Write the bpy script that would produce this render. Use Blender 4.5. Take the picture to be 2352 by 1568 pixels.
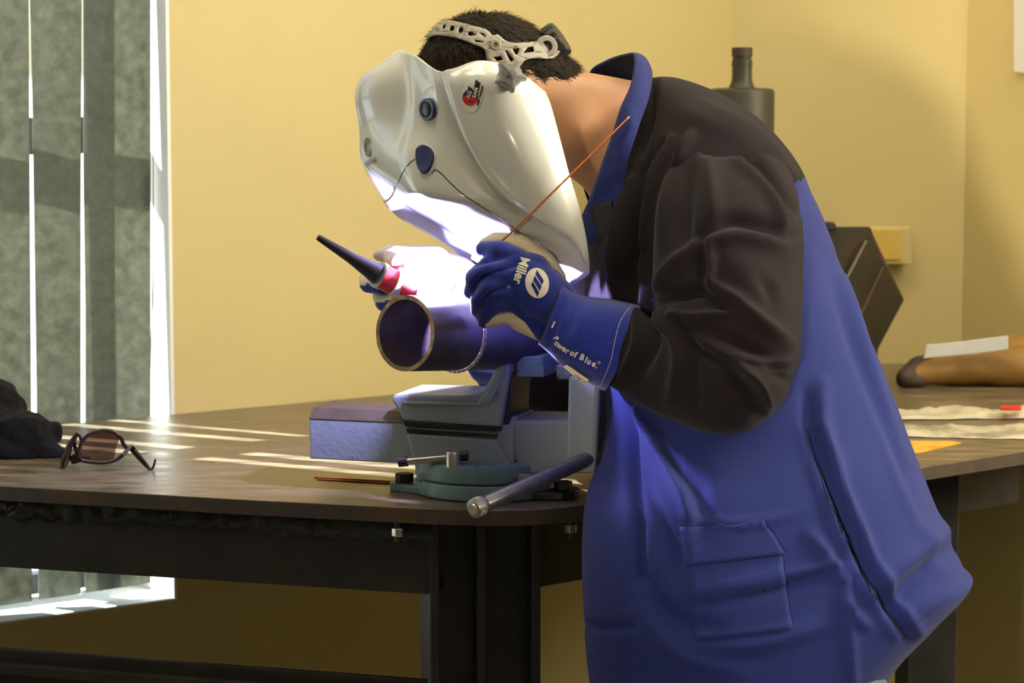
import bpy, bmesh, math, random
import numpy as np
from mathutils import Vector, Matrix
from mathutils.bvhtree import BVHTree

for o in list(bpy.data.objects):
    bpy.data.objects.remove(o)
random.seed(7)
rng = np.random.default_rng(7)
SC = bpy.context.scene
COL = SC.collection
# ------------------------------------------------------------------ camera
F_PX, CX, CY = 6000.0, 1176.0, 784.0
CAM_Z, TABLE_Z = 1.475, 0.90
PITCH = math.atan(654.0 / F_PX)
cd = bpy.data.cameras.new('camera')
cam = bpy.data.objects.new('camera', cd)
COL.objects.link(cam)
cam.location = (0, 0, CAM_Z)
cam.rotation_euler = (math.pi / 2 - PITCH, 0, 0)
cd.sensor_width = 36.0
cd.lens = 36.0 * F_PX / 2352.0
cd.clip_start = 0.05
cd.clip_end = 200
cd.dof.use_dof = True
cd.dof.focus_distance = 3.40
cd.dof.aperture_fstop = 7.1
SC.camera = cam
# ------------------------------------------------------------------ colour management, world, sun, lamps
vs = SC.view_settings
SC.display_settings.display_device = 'sRGB'
vs.view_transform = 'Standard'
vs.look = 'None'
vs.exposure = 0.0
vs.gamma = 1.0
vs.use_curve_mapping = False
cy = SC.cycles
cy.use_denoising = True
cy.max_bounces = 8
cy.diffuse_bounces = 3
cy.glossy_bounces = 3
cy.transmission_bounces = 6
cy.transparent_max_bounces = 12
cy.caustics_reflective = False
cy.caustics_refractive = False
cy.sample_clamp_indirect = 4.0
SUN_E, SUN_H = math.radians(38), (0.870, -0.494)
SUN_STRENGTH = 45.0
SKY_STRENGTH = 0.30
FILL_STRENGTH = 52.0          # added fill light on the right wall, out of view
LAMP_STRENGTH = 9.8      # ceiling diffusers
SIDE_STRENGTH = 1100.0    # spot lamp behind the camera at the left
ARC_STRENGTH = 11000.0
w = bpy.data.worlds.new('sky')
SC.world = w
w.use_nodes = True
nt = w.node_tree
sky = nt.nodes.new('ShaderNodeTexSky')
sky.sky_type = 'NISHITA'
sky.sun_disc = False
sky.sun_elevation = SUN_E
sky.sun_rotation = math.atan2(-SUN_H[0], -SUN_H[1])
nt.links.new(sky.outputs[0], nt.nodes['Background'].inputs[0])
nt.nodes['Background'].inputs[1].default_value = SKY_STRENGTH
sl = bpy.data.lights.new('sun', 'SUN')
sl.energy = SUN_STRENGTH
sl.angle = math.radians(0.53)
sl.color = (0.98, 0.98, 1.0)
sun = bpy.data.objects.new('sun', sl)
COL.objects.link(sun)
sd = Vector((SUN_H[0] * math.cos(SUN_E), SUN_H[1] * math.cos(SUN_E), -math.sin(SUN_E)))
sun.rotation_euler = sd.to_track_quat('-Z', 'Y').to_euler()
sun.location = (-6, 9, 6)
al = bpy.data.lights.new('workshop_spot', 'SPOT')
al.energy = SIDE_STRENGTH
al.spot_size = math.radians(22)
al.spot_blend = 0.5
al.shadow_soft_size = 0.16
al.color = (1.0, 0.86, 0.66)
alo = bpy.data.objects.new('workshop_spot', al)
COL.objects.link(alo)
alo.location = (-1.23, -2.0, 1.22)
alo.rotation_euler = (Vector((1.88, 4.95, 1.22)) - alo.location).to_track_quat('-Z', 'Y').to_euler()

# ------------------------------------------------------------------ geometry helpers
sp, cp = math.sin(PITCH), math.cos(PITCH)
FWD, UPV, RGT = Vector((0, cp, -sp)), Vector((0, sp, cp)), Vector((1, 0, 0))
CAMP = Vector((0, 0, CAM_Z))
M2P = F_PX                                    # px = metres * F_PX / depth

def ray(px, py):
    return FWD + RGT * ((px - CX) / F_PX) + UPV * ((CY - py) / F_PX)

def P(px, py, Y):
    d = ray(px, py)
    return CAMP + d * (Y / d.y)

def T(px, py, z=TABLE_Z):
    d = ray(px, py)
    return CAMP + d * ((z - CAM_Z) / d.z)

def Q(px, py, o, n):
    d = ray(px, py)
    return CAMP + d * ((Vector(o) - CAMP).dot(n) / d.dot(n))

def proj(v):
    r = Vector(v) - CAMP
    t = r.dot(FWD)
    return CX + F_PX * r.dot(RGT) / t, CY - F_PX * r.dot(UPV) / t

def proj_np(A):
    R = A - np.array(CAMP)
    t = R @ np.array(FWD)
    return CX + F_PX * (R @ np.array(RGT)) / t, CY - F_PX * (R @ np.array(UPV)) / t

def tag(o, label=None, cat=None, group=None, kind=None):
    if label: o['label'] = label
    if cat: o['category'] = cat
    if group: o['group'] = group
    if kind: o['kind'] = kind
    return o

def empty(name, loc, label=None, cat=None, group=None, kind=None):
    o = bpy.data.objects.new(name, None)
    o.empty_display_size = 0.05
    o.location = loc
    COL.objects.link(o)
    return tag(o, label, cat, group, kind)

def setparent(o, parent):
    if parent is not None:
        o.parent = parent
        m = parent.location.copy()
        p = parent.parent
        while p is not None:
            m += p.location
            p = p.parent
        o.location = o.location - m

def mk(name, verts, faces, mat, parent=None, smooth=False, origin=None, mats=None, midx=None):
    verts = [Vector(v) for v in verts]
    if origin is None:
        if parent is None:
            c = sum(verts, Vector()) / len(verts)
            origin = Vector((c.x, c.y, min(v.z for v in verts)))
        else:
            origin = Vector((0, 0, 0))
    origin = Vector(origin)
    me = bpy.data.meshes.new(name)
    me.from_pydata([tuple(v - origin) for v in verts], [], faces)
    me.validate()
    o = bpy.data.objects.new(name, me)
    for m in (mats or [mat]):
        me.materials.append(m)
    if midx:
        for p, i in zip(me.polygons, midx):
            p.material_index = i
    if smooth:
        me.polygons.foreach_set('use_smooth', [True] * len(me.polygons))
    me.update()
    COL.objects.link(o)
    o.location = origin
    setparent(o, parent)
    return o

def bevel(o, w=0.002, seg=2, angle=35):
    m = o.modifiers.new('bevel', 'BEVEL')
    m.width = w
    m.segments = seg
    m.limit_method = 'ANGLE'
    m.angle_limit = math.radians(angle)
    return o

def autosmooth(o, ang=40):
    me = o.data
    me.polygons.foreach_set('use_smooth', [True] * len(me.polygons))
    bm = bmesh.new(); bm.from_mesh(me)
    for e in bm.edges:
        if len(e.link_faces) == 2 and e.calc_face_angle(0) > math.radians(ang):
            e.smooth = False
    bm.to_mesh(me); bm.free()
    return o

def fixnormals(o):
    bm = bmesh.new(); bm.from_mesh(o.data)
    bmesh.ops.recalc_face_normals(bm, faces=bm.faces)
    bm.to_mesh(o.data); bm.free()
    return o

def prism(name, base, vec, mat, parent=None, bev=0.0, smooth=False):
    """base: list of 3D points (closed polygon); extruded by vec."""
    n = len(base)
    v = [Vector(b) for b in base] + [Vector(b) + Vector(vec) for b in base]
    f = [tuple(range(n)), tuple(range(2 * n - 1, n - 1, -1))]
    f += [(i, i + n, (i + 1) % n + n, (i + 1) % n) for i in range(n)]
    o = fixnormals(mk(name, v, f, mat, parent))
    if bev: bevel(o, bev)
    if smooth: autosmooth(o, 30)
    return o

def boxf(o, ax, ay, az, lo, hi):
    """8 corners of a box in frame (o; ax, ay, az)."""
    out = []
    for z in (lo[2], hi[2]):
        for (x, y) in ((lo[0], lo[1]), (hi[0], lo[1]), (hi[0], hi[1]), (lo[0], hi[1])):
            out.append(Vector(o) + ax * x + ay * y + az * z)
    return out
BOXF = [(0, 3, 2, 1), (4, 5, 6, 7), (0, 1, 5, 4), (1, 2, 6, 5), (2, 3, 7, 6), (3, 0, 4, 7)]
EX, EY, EZ = Vector((1, 0, 0)), Vector((0, 1, 0)), Vector((0, 0, 1))

def box(name, lo, hi, mat, parent=None, bev=0.0, fr=None):
    fr = fr or (Vector((0, 0, 0)), EX, EY, EZ)
    o = fixnormals(mk(name, boxf(fr[0], fr[1], fr[2], fr[3], lo, hi), BOXF, mat, parent))
    if bev: bevel(o, bev)
    return o

def frames(pts):
    pts = [Vector(p) for p in pts]
    tans = []
    for i in range(len(pts)):
        a, b = pts[max(i - 1, 0)], pts[min(i + 1, len(pts) - 1)]
        tans.append((b - a).normalized())
    up = Vector((0, 0, 1)) if abs(tans[0].z) < 0.9 else Vector((1, 0, 0))
    u = tans[0].cross(up).normalized()
    res = []
    for i, t in enumerate(tans):
        u = (u - t * u.dot(t)).normalized()
        res.append((u, t.cross(u)))
    return pts, res

def tube_data(pts, rad, seg=12, cap=True, sq=(1, 1)):
    pts, fr = frames(pts)
    if not hasattr(rad, '__len__'): rad = [rad] * len(pts)
    v, f = [], []
    for p, (a, b), r in zip(pts, fr, rad):
        for k in range(seg):
            t = 2 * math.pi * k / seg
            v.append(p + a * (r * sq[0] * math.cos(t)) + b * (r * sq[1] * math.sin(t)))
    for i in range(len(pts) - 1):
        for k in range(seg):
            k2 = (k + 1) % seg
            f.append((i * seg + k, i * seg + k2, (i + 1) * seg + k2, (i + 1) * seg + k))
    if cap:
        f.append(tuple(range(seg - 1, -1, -1)))
        f.append(tuple((len(pts) - 1) * seg + k for k in range(seg)))
    return v, f

def tube(name, pts, rad, mat, parent=None, seg=12, cap=True, sq=(1, 1), sharp=50):
    v, f = tube_data(pts, rad, seg, cap, sq)
    o = fixnormals(mk(name, v, f, mat, parent))
    return autosmooth(o, sharp)

def merge(parts):
    V, Fc = [], []
    for v, f in parts:
        n = len(V)
        V += list(v)
        Fc += [tuple(i + n for i in q) for q in f]
    return V, Fc

def catmull(P0, n):
    """P0: array (k, d); samples (k-1)*n+1 points."""
    P0 = np.asarray(P0, float)
    A = np.vstack([2 * P0[0] - P0[1], P0, 2 * P0[-1] - P0[-2]])
    out = []
    for i in range(len(P0) - 1):
        p0, p1, p2, p3 = A[i], A[i + 1], A[i + 2], A[i + 3]
        for j in range(n):
            t = j / n
            out.append(0.5 * (2 * p1 + (p2 - p0) * t + (2 * p0 - 5 * p1 + 4 * p2 - p3) * t * t + (3 * p1 - p0 - 3 * p2 + p3) * t ** 3))
    out.append(P0[-1])
    return np.array(out)

def spline3(pts, n=6):
    return [Vector(p) for p in catmull([tuple(p) for p in pts], n)]

def remeshed(parts, voxel, smooth=6, fac=0.5):
    """Union of closed shells as one continuous surface: returns verts (np), faces."""
    v, f = merge(parts)
    me = bpy.data.meshes.new('tmp')
    me.from_pydata([tuple(x) for x in v], [], f)
    o = bpy.data.objects.new('tmp', me)
    COL.objects.link(o)
    m = o.modifiers.new('r', 'REMESH'); m.mode = 'VOXEL'; m.voxel_size = voxel
    if smooth:
        s = o.modifiers.new('s', 'SMOOTH'); s.iterations = smooth; s.factor = fac
    dg = bpy.context.evaluated_depsgraph_get()
    ev = o.evaluated_get(dg)
    em = ev.to_mesh()
    V = [Vector(x.co) for x in em.vertices]
    Fc = [tuple(p.vertices) for p in em.polygons]
    ev.to_mesh_clear()
    bpy.data.objects.remove(o)
    bpy.data.meshes.remove(me)
    return V, Fc

def capsule(a, b, ra, rb, sq=1.0, seg=14, rings=4):
    """closed capsule a->b with end radii; sq flattens it along Y."""
    a, b = Vector(a), Vector(b)
    d = (b - a).normalized()
    pts, rad = [], []
    for i in range(rings):
        t = math.pi / 2 * (1 - i / rings)
        pts.append(a - d * (ra * math.sin(t))); rad.append(max(ra * math.cos(t), ra * 0.02))
    pts.append(a); rad.append(ra)
    pts.append(b); rad.append(rb)
    for i in range(1, rings + 1):
        t = math.pi / 2 * i / rings
        pts.append(b + d * (rb * math.sin(t))); rad.append(max(rb * math.cos(t), rb * 0.02))
    v, f = tube_data(pts, rad, seg)
    if sq != 1.0:
        m = (a + b) / 2
        v = [Vector((p.x, m.y + (p.y - m.y) * sq, p.z)) for p in v]
    return v, f

def chain(pts, rad, sq=1.0):
    return [capsule(pts[i], pts[i + 1], rad[i], rad[i + 1], sq) for i in range(len(pts) - 1)]

def loft_sections(secs, n=40, sub=6, power=2.3):
    """secs: (front3D, back3D, half_depth, [front tweak]); closed rings in the plane of front->back and Y.
    returns grid array (rows, n, 3)"""
    A = []
    for s in secs:
        f, b, h = Vector(s[0]), Vector(s[1]), s[2]
        pw = s[3] if len(s) > 3 else power
        A.append(list(f) + list(b) + [h, pw])
    S = catmull(A, sub)
    G = []
    for r in S:
        f, b, h, pw = Vector(r[0:3]), Vector(r[3:6]), r[6], r[7]
        c, hx = (f + b) / 2, (b - f) / 2
        row = []
        for k in range(n):
            t = 2 * math.pi * k / n
            ct, st = math.cos(t), math.sin(t)
            e = 2.0 / pw
            x = math.copysign(abs(ct) ** e, ct)
            y = math.copysign(abs(st) ** e, st)
            row.append(c + hx * x + Vector((0, -h, 0)) * y)
        G.append(row)
    return np.array([[tuple(p) for p in r] for r in G])

def grid_faces(R, N, closed=True):
    f = []
    for i in range(R - 1):
        for k in range(N if closed else N - 1):
            k2 = (k + 1) % N
            f.append((i * N + k, i * N + k2, (i + 1) * N + k2, (i + 1) * N + k))
    return f

def vnormals(V, Fc):
    V = np.asarray(V); N = np.zeros_like(V)
    for q in Fc:
        a, b, c = V[q[0]], V[q[1]], V[q[2]]
        nn = np.cross(b - a, c - a)
        if len(q) == 4:
            nn = nn + np.cross(c - a, V[q[3]] - a)
        for i in q: N[i] += nn
    L = np.linalg.norm(N, axis=1); L[L == 0] = 1
    return N / L[:, None]

def creases(V, Fc, lines, outward_hint=None):
    """displace near-side vertices along folds. lines: (polyline px, width px, height m)"""
    V = np.asarray([tuple(v) for v in V], float)
    N = vnormals(V, Fc)
    if (N[:, 1] * (V[:, 1] - V[:, 1].mean())).sum() < 0: N = -N
    px, py = proj_np(V)
    near = np.clip((-N[:, 1] + 0.15) / 0.4, 0, 1)
    D = np.zeros(len(V))
    for ln, wd, hh in lines:
        ln = catmull(ln, 4) if len(ln) > 2 else np.asarray(ln, float)
        best = np.full(len(V), 1e9); bt = np.zeros(len(V))
        m = len(ln) - 1
        for i in range(m):
            a, b = ln[i], ln[i + 1]
            d = b - a; L2 = (d * d).sum() + 1e-9
            t = np.clip(((px - a[0]) * d[0] + (py - a[1]) * d[1]) / L2, 0, 1)
            q = np.hypot(px - a[0] - t * d[0], py - a[1] - t * d[1])
            u = q < best
            best[u] = q[u]; bt[u] = (i + t[u]) / m
        taper = np.sin(np.pi * np.clip(bt * 0.84 + 0.08, 0, 1)) ** 0.6
        D += hh * taper * np.exp(-(best / wd) ** 2)
    V = V + N * (D * near)[:, None]
    return [Vector(v) for v in V]

def bvh_of(*objs):
    V, Fc = [], []
    for o in objs:
        m = world_matrix(o)
        n = len(V)
        V += [m @ v.co for v in o.data.vertices]
        Fc += [tuple(i + n for i in p.vertices) for p in o.data.polygons]
    return BVHTree.FromPolygons(V, Fc)

def world_matrix(o):
    m = Matrix.Translation(o.location) if o.rotation_euler[:] == (0, 0, 0) else o.matrix_basis.copy()
    p = o.parent
    while p is not None:
        m = Matrix.Translation(p.location) @ m
        p = p.parent
    return m

def shapes2d(polys):
    """filled 2D shape (outer outlines + holes) -> verts2d, tris via a 2D curve."""
    cu = bpy.data.curves.new('c', 'CURVE'); cu.dimensions = '2D'; cu.fill_mode = 'FRONT'
    for pl in polys:
        s = cu.splines.new('POLY'); s.points.add(len(pl) - 1)
        for q, pt in zip(s.points, pl): q.co = (pt[0], pt[1], 0, 1)
        s.use_cyclic_u = True
    return curve_mesh(cu)

def curve_mesh(cu):
    o = bpy.data.objects.new('c', cu); COL.objects.link(o)
    dg = bpy.context.evaluated_depsgraph_get()
    ev = o.evaluated_get(dg); em = ev.to_mesh()
    v = [(a.co.x, a.co.y) for a in em.vertices]
    f = [tuple(p.vertices) for p in em.polygons]
    ev.to_mesh_clear(); bpy.data.objects.remove(o); bpy.data.curves.remove(cu)
    return v, f

def text2d(s, bold=0.0, sx=1.0, shear=0.0, space=1.0):
    cu = bpy.data.curves.new('t', 'FONT'); cu.body = s; cu.offset = bold; cu.shear = shear
    cu.align_x = 'LEFT'; cu.space_character = space; cu.resolution_u = 3
    v, f = curve_mesh(cu)
    return [(a * sx, b) for a, b in v], f

def place2d(vf, origin, size, ang, flip=True):
    """text units -> pixels. ang in degrees, picture frame (y down)."""
    v, f = vf
    c, s = math.cos(math.radians(ang)), math.sin(math.radians(ang))
    return [(origin[0] + size * (x * c + y * s), origin[1] + size * (x * s - y * c)) for x, y in v], f

def decal(name, vf, target, mat, parent, off=0.0008, maxlen=14.0, thick=0.0, smooth=True):
    """lay a flat shape, given in picture pixels, on a surface."""
    v, f = vf
    bm = bmesh.new()
    vv = [bm.verts.new((a, b, 0)) for a, b in v]
    for q in f:
        try: bm.faces.new([vv[i] for i in q])
        except ValueError: pass
    for _ in range(4):
        ed = [e for e in bm.edges if e.calc_length() > maxlen]
        if not ed: break
        bmesh.ops.subdivide_edges(bm, edges=ed, cuts=1)
        bmesh.ops.triangulate(bm, faces=bm.faces)
    out = {}
    last = None
    for x in bm.verts:
        d = ray(x.co.x, x.co.y).normalized()
        h = target.ray_cast(CAMP, d)
        if h[0] is None:
            out[x] = None
            continue
        n = h[1] if h[1].dot(d) < 0 else -h[1]
        out[x] = h[0] + n * off
        last = out[x]
    for x in list(bm.verts):
        if out[x] is None: bm.verts.remove(x)
        else: x.co = out[x]
    for fc in bm.faces:
        fc.normal_update()
        if fc.normal.dot(fc.calc_center_median() - CAMP) > 0: fc.normal_flip()
    me = bpy.data.meshes.new(name); bm.to_mesh(me); bm.free()
    me.materials.append(mat)
    if smooth: me.polygons.foreach_set('use_smooth', [True] * len(me.polygons))
    o = bpy.data.objects.new(name, me); COL.objects.link(o)
    setparent(o, parent)
    if thick:
        m = o.modifiers.new('t', 'SOLIDIFY'); m.thickness = thick; m.offset = 1
    return o

def ell(cx, cy, rx, ry, ang=0, n=24):
    c, s = math.cos(math.radians(ang)), math.sin(math.radians(ang))
    return [(cx + rx * math.cos(t) * c - ry * math.sin(t) * s, cy + rx * math.cos(t) * s + ry * math.sin(t) * c)
            for t in [2 * math.pi * k / n for k in range(n)]]

def curve2(pts, n=6, closed=True):
    pts = list(pts)
    if closed:
        q = pts[-2:] + pts + pts[:3]
        c = catmull(q, n)
        return [tuple(x) for x in c[2 * n:(2 + len(pts)) * n]]
    return [tuple(x) for x in catmull(pts, n)]

# ------------------------------------------------------------------ materials
def srgb(r, g, b):
    f = lambda c: (c / 255 / 12.92) if c / 255 <= 0.04045 else ((c / 255 + 0.055) / 1.055) ** 2.4
    return (f(r), f(g), f(b))

def mat(name, col, rough=0.5, metal=0.0, var=0.0, vscale=20.0, bump=0.0, bscale=200.0, col2=None, thr=0.55,
        coat=0.0, sheen=0.0, emit=None, estr=0.0, stretch=None, spec=0.5, weave=0.0, rvar=0.0, sharp=0.12):
    m = bpy.data.materials.new(name); m.use_nodes = True
    t = m.node_tree; b = t.nodes['Principled BSDF']
    b.inputs['Base Color'].default_value = (*col, 1)
    b.inputs['Roughness'].default_value = rough
    b.inputs['Metallic'].default_value = metal
    b.inputs['Coat Weight'].default_value = coat
    b.inputs['Coat Roughness'].default_value = 0.08
    b.inputs['Sheen Weight'].default_value = sheen
    b.inputs['Specular IOR Level'].default_value = spec
    if emit:
        b.inputs['Emission Color'].default_value = (*emit, 1)
        b.inputs['Emission Strength'].default_value = estr
    tc = t.nodes.new('ShaderNodeTexCoord')
    vec = tc.outputs['Object']
    if stretch:
        mp = t.nodes.new('ShaderNodeMapping'); mp.inputs['Scale'].default_value = stretch
        t.links.new(vec, mp.inputs[0]); vec = mp.outputs[0]
    if var or col2:
        n = t.nodes.new('ShaderNodeTexNoise'); n.inputs['Scale'].default_value = vscale
        n.inputs['Detail'].default_value = 6; n.inputs['Roughness'].default_value = 0.6
        t.links.new(vec, n.inputs['Vector'])
        r = t.nodes.new('ShaderNodeValToRGB')
        if col2:
            r.color_ramp.elements[0].position = max(thr - sharp, 0); r.color_ramp.elements[1].position = min(thr + sharp, 1)
            r.color_ramp.elements[0].color = (*col, 1); r.color_ramp.elements[1].color = (*col2, 1)
        else:
            r.color_ramp.elements[0].position = 0.3; r.color_ramp.elements[1].position = 0.7
            r.color_ramp.elements[0].color = (*[c * (1 - var) for c in col], 1)
            r.color_ramp.elements[1].color = (*[min(c * (1 + var), 1) for c in col], 1)
        t.links.new(n.outputs['Fac'], r.inputs[0]); t.links.new(r.outputs[0], b.inputs['Base Color'])
        if rvar:
            mr = t.nodes.new('ShaderNodeMapRange')
            mr.inputs['From Min'].default_value = 0.3; mr.inputs['From Max'].default_value = 0.7
            mr.inputs['To Min'].default_value = rough - rvar; mr.inputs['To Max'].default_value = rough + rvar
            t.links.new(n.outputs['Fac'], mr.inputs[0]); t.links.new(mr.outputs[0], b.inputs['Roughness'])
    if bump:
        n2 = t.nodes.new('ShaderNodeTexNoise'); n2.inputs['Scale'].default_value = bscale; n2.inputs['Detail'].default_value = 3
        t.links.new(vec, n2.inputs['Vector'])
        bp = t.nodes.new('ShaderNodeBump'); bp.inputs['Strength'].default_value = bump; bp.inputs['Distance'].default_value = 0.002
        t.links.new(n2.outputs['Fac'], bp.inputs['Height']); t.links.new(bp.outputs[0], b.inputs['Normal'])
    return m

M = {}
M['wall'] = mat('yellow_paint', (0.565, 0.460, 0.198), 0.55, var=0.05, vscale=2.2, bump=0.08, bscale=60)
M['ceiling'] = mat('ceiling_white', (0.72, 0.68, 0.58), 0.8, var=0.04, vscale=4)
M['wall_plain'] = mat('dull_wall_paint', (0.26, 0.22, 0.15), 0.7, var=0.05, vscale=3)
M['floor'] = mat('concrete', (0.07, 0.062, 0.052), 0.6, var=0.25, vscale=5, bump=0.1, bscale=60)
M['steel_top'] = mat('worn_steel_plate', (0.20, 0.155, 0.095), 0.38, metal=0.5, var=0.55, vscale=9, bump=0.18, bscale=26, stretch=(1, 4, 1), rvar=0.12)
M['steel_edge'] = mat('rusty_plate_edge', (0.060, 0.047, 0.038), 0.6, metal=0.3, var=0.4, vscale=30, col2=(0.10, 0.058, 0.028), thr=0.60, bump=0.15, bscale=120)
M['steel_dark'] = mat('dark_mill_steel', (0.026, 0.023, 0.019), 0.6, metal=0.25, var=0.4, vscale=14, bump=0.15, bscale=90)
M['weld'] = mat('rough_weld', (0.03, 0.028, 0.024), 0.55, metal=0.5, var=0.6, vscale=90, bump=1.0, bscale=160)
M['vise'] = mat('vise_blue_paint', srgb(146, 158, 160), 0.42, var=0.10, vscale=24, bump=0.25, bscale=140, col2=srgb(70, 62, 55), thr=0.70, sharp=0.03)
M['vise_worn'] = mat('vise_worn_paint', srgb(100, 126, 128), 0.42, var=0.2, vscale=30, bump=0.25, bscale=140, col2=srgb(62, 60, 46), thr=0.60, sharp=0.06)
M['vise_top'] = mat('bare_iron', srgb(66, 56, 46), 0.5, metal=0.4, var=0.3, vscale=30, bump=0.2, bscale=120)
M['iron_dark'] = mat('black_iron', (0.03, 0.028, 0.03), 0.45, metal=0.5, var=0.3, vscale=40, bump=0.2, bscale=150)
M['chrome'] = mat('bright_steel', (0.55, 0.53, 0.49), 0.30, metal=0.9, var=0.12, vscale=60, bump=0.05, bscale=200)
M['rod_steel'] = mat('brushed_steel', (0.36, 0.33, 0.31), 0.36, metal=0.85, var=0.25, vscale=60, bump=0.08, bscale=200)
M['pipe'] = mat('pipe_mill_scale', (0.062, 0.050, 0.052), 0.42, metal=0.45, var=0.35, vscale=40, bump=0.12, bscale=160)
M['pipe_rim'] = mat('pipe_rust_rim', srgb(112, 86, 54), 0.5, metal=0.35, col2=srgb(190, 168, 130), thr=0.56, vscale=60, bump=0.2, bscale=200)
M['weld_bead'] = mat('weld_bead', srgb(182, 172, 158), 0.35, metal=0.7, var=0.3, vscale=150, bump=0.6, bscale=300)
M['copper'] = mat('copper_rod', srgb(205, 118, 60), 0.32, metal=0.75, var=0.1, vscale=80)
M['helmet'] = mat('glossy_silver_shell', srgb(224, 224, 214), 0.20, var=0.015, vscale=6, coat=0.7, spec=0.5)
M['helmet_in'] = mat('helmet_lining', (0.02, 0.02, 0.022), 0.6)
M['seam'] = mat('dark_seam', (0.02, 0.02, 0.03), 0.6)
M['navy_rubber'] = mat('navy_rubber', (0.022, 0.028, 0.11), 0.42, var=0.1, vscale=60, bump=0.1, bscale=300)
M['black_rubber'] = mat('black_rubber', (0.012, 0.012, 0.012), 0.4, bump=0.1, bscale=300)
M['lens'] = mat('pale_cover_lens', (0.55, 0.54, 0.60), 0.18, spec=0.9)  # pale base colour stands in for the arc's glare on the dark lens
M['grey_plastic'] = mat('grey_nylon', srgb(146, 139, 126), 0.42, var=0.04, vscale=30)
M['knob'] = mat('grey_knob', srgb(122, 118, 112), 0.36, var=0.08, vscale=30)
M['sticker'] = mat('sticker_white', srgb(236, 230, 216), 0.35)
M['red'] = mat('sticker_red', srgb(205, 28, 26), 0.35)
M['ink'] = mat('black_ink', (0.014, 0.013, 0.010), 0.4)
M['brown_ink'] = mat('bronze_ink', srgb(128, 108, 72), 0.35)
M['cream_ink'] = mat('cream_print', srgb(232, 226, 204), 0.6)
M['black_cloth'] = mat('black_flame_cloth', (0.0100, 0.0070, 0.0086), 0.82, var=0.12, vscale=120, bump=0.25, bscale=900, sheen=0.04, spec=0.1)
M['blue_cloth'] = mat('blue_flame_cloth', (0.0100, 0.0175, 0.112), 0.85, var=0.10, vscale=120, bump=0.25, bscale=900, sheen=0.05, spec=0.25)
M['dark_lining'] = mat('navy_lining', (0.006, 0.007, 0.03), 0.9)
M['suede_blue'] = mat('blue_suede', (0.012, 0.026, 0.24), 0.9, var=0.18, vscale=70, bump=0.35, bscale=700, sheen=0.4, spec=0.2)
M['cream'] = mat('cream_leather', srgb(222, 208, 176), 0.6, var=0.08, vscale=60, bump=0.2, bscale=400)
M['stitch'] = mat('pale_thread', srgb(190, 185, 180), 0.7)
M['skin'] = mat('skin', srgb(192, 140, 102), 0.5, var=0.05, vscale=25, bump=0.08, bscale=250, sheen=0.1)
M['hair'] = mat('dark_brown_hair', (0.013, 0.008, 0.0045), 0.75, spec=0.15, var=0.3, vscale=60, bump=0.4, bscale=300)
M['hair_strand'] = mat('hair_strand', (0.020, 0.012, 0.007), 0.6, spec=0.2, var=0.3, vscale=30)
M['velcro'] = mat('black_velcro', (0.008, 0.008, 0.009), 0.75, bump=0.6, bscale=900)
M['denim'] = mat('faded_denim', srgb(92, 106, 122), 0.85, var=0.25, vscale=140, bump=0.3, bscale=700)
M['torch_black'] = mat('torch_black', (0.016, 0.015, 0.017), 0.42, bump=0.06, bscale=200)
M['torch_red'] = mat('torch_red', srgb(206, 40, 38), 0.4)
M['white_plastic'] = mat('white_plastic', srgb(230, 226, 220), 0.4)
M['white_paint'] = mat('white_paint', srgb(236, 236, 232), 0.5, var=0.02, vscale=10)
M['alu'] = mat('window_frame_bronze', (0.06, 0.06, 0.055), 0.45, metal=0.3)
M['knit'] = mat('charcoal_knit', (0.0075, 0.0075, 0.0085), 0.95, var=0.5, vscale=120, bump=1.0, bscale=260, sheen=0.03, spec=0.2)
M['tortoise'] = mat('tortoise_plastic', (0.012, 0.005, 0.004), 0.2, col2=(0.05, 0.014, 0.007), thr=0.58, vscale=90, coat=0.6)
M['gold'] = mat('gold_metal', srgb(176, 146, 92), 0.3, metal=0.9, bump=0.8, bscale=900)
M['tan'] = mat('tan_leather', srgb(146, 108, 48), 0.6, var=0.16, vscale=14, bump=0.2, bscale=90)
M['dark_tan'] = mat('dark_brown_leather', srgb(62, 44, 34), 0.6, var=0.2, vscale=30)
M['paper'] = mat('white_label', srgb(226, 226, 222), 0.6, var=0.05, vscale=30)
M['film'] = mat('pale_plastic_film', srgb(192, 184, 158), 0.35, var=0.18, vscale=18, bump=0.4, bscale=60)
M['film2'] = mat('grey_plastic_film', srgb(188, 180, 158), 0.35, col2=srgb(116, 104, 78), thr=0.56, vscale=14, bump=0.4, bscale=60)
M['card'] = mat('yellow_card', srgb(226, 170, 60), 0.5, col2=srgb(214, 110, 50), thr=0.58, vscale=22)
M['ochre'] = mat('ochre_paint', srgb(206, 172, 84), 0.5, var=0.06, vscale=30)
M['rust_steel'] = mat('rusty_dark_steel', (0.050, 0.046, 0.030), 0.5, metal=0.35, col2=(0.10, 0.052, 0.026), thr=0.66, vscale=16, bump=0.2, bscale=70)
M['edge_bright'] = mat('pale_steel_edge', (0.34, 0.32, 0.26), 0.5, metal=0.2, var=0.2, vscale=60)  # paler than the block, for the strips along its facets
M['sign'] = mat('white_board', srgb(214, 212, 204), 0.5)
M['tan_shoe'] = mat('work_boot', (0.06, 0.04, 0.025), 0.6, var=0.2, vscale=30)
M['lamp'] = mat('lamp_diffuser', (0.9, 0.88, 0.8), 0.5, emit=(1.0, 0.92, 0.74), estr=LAMP_STRENGTH)
M['fill_light'] = mat('fill_panel', (0.9, 0.88, 0.8), 0.5, emit=(1.0, 0.92, 0.76), estr=FILL_STRENGTH)
M['lamp_body'] = mat('lamp_housing', (0.7, 0.7, 0.68), 0.5)
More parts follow.
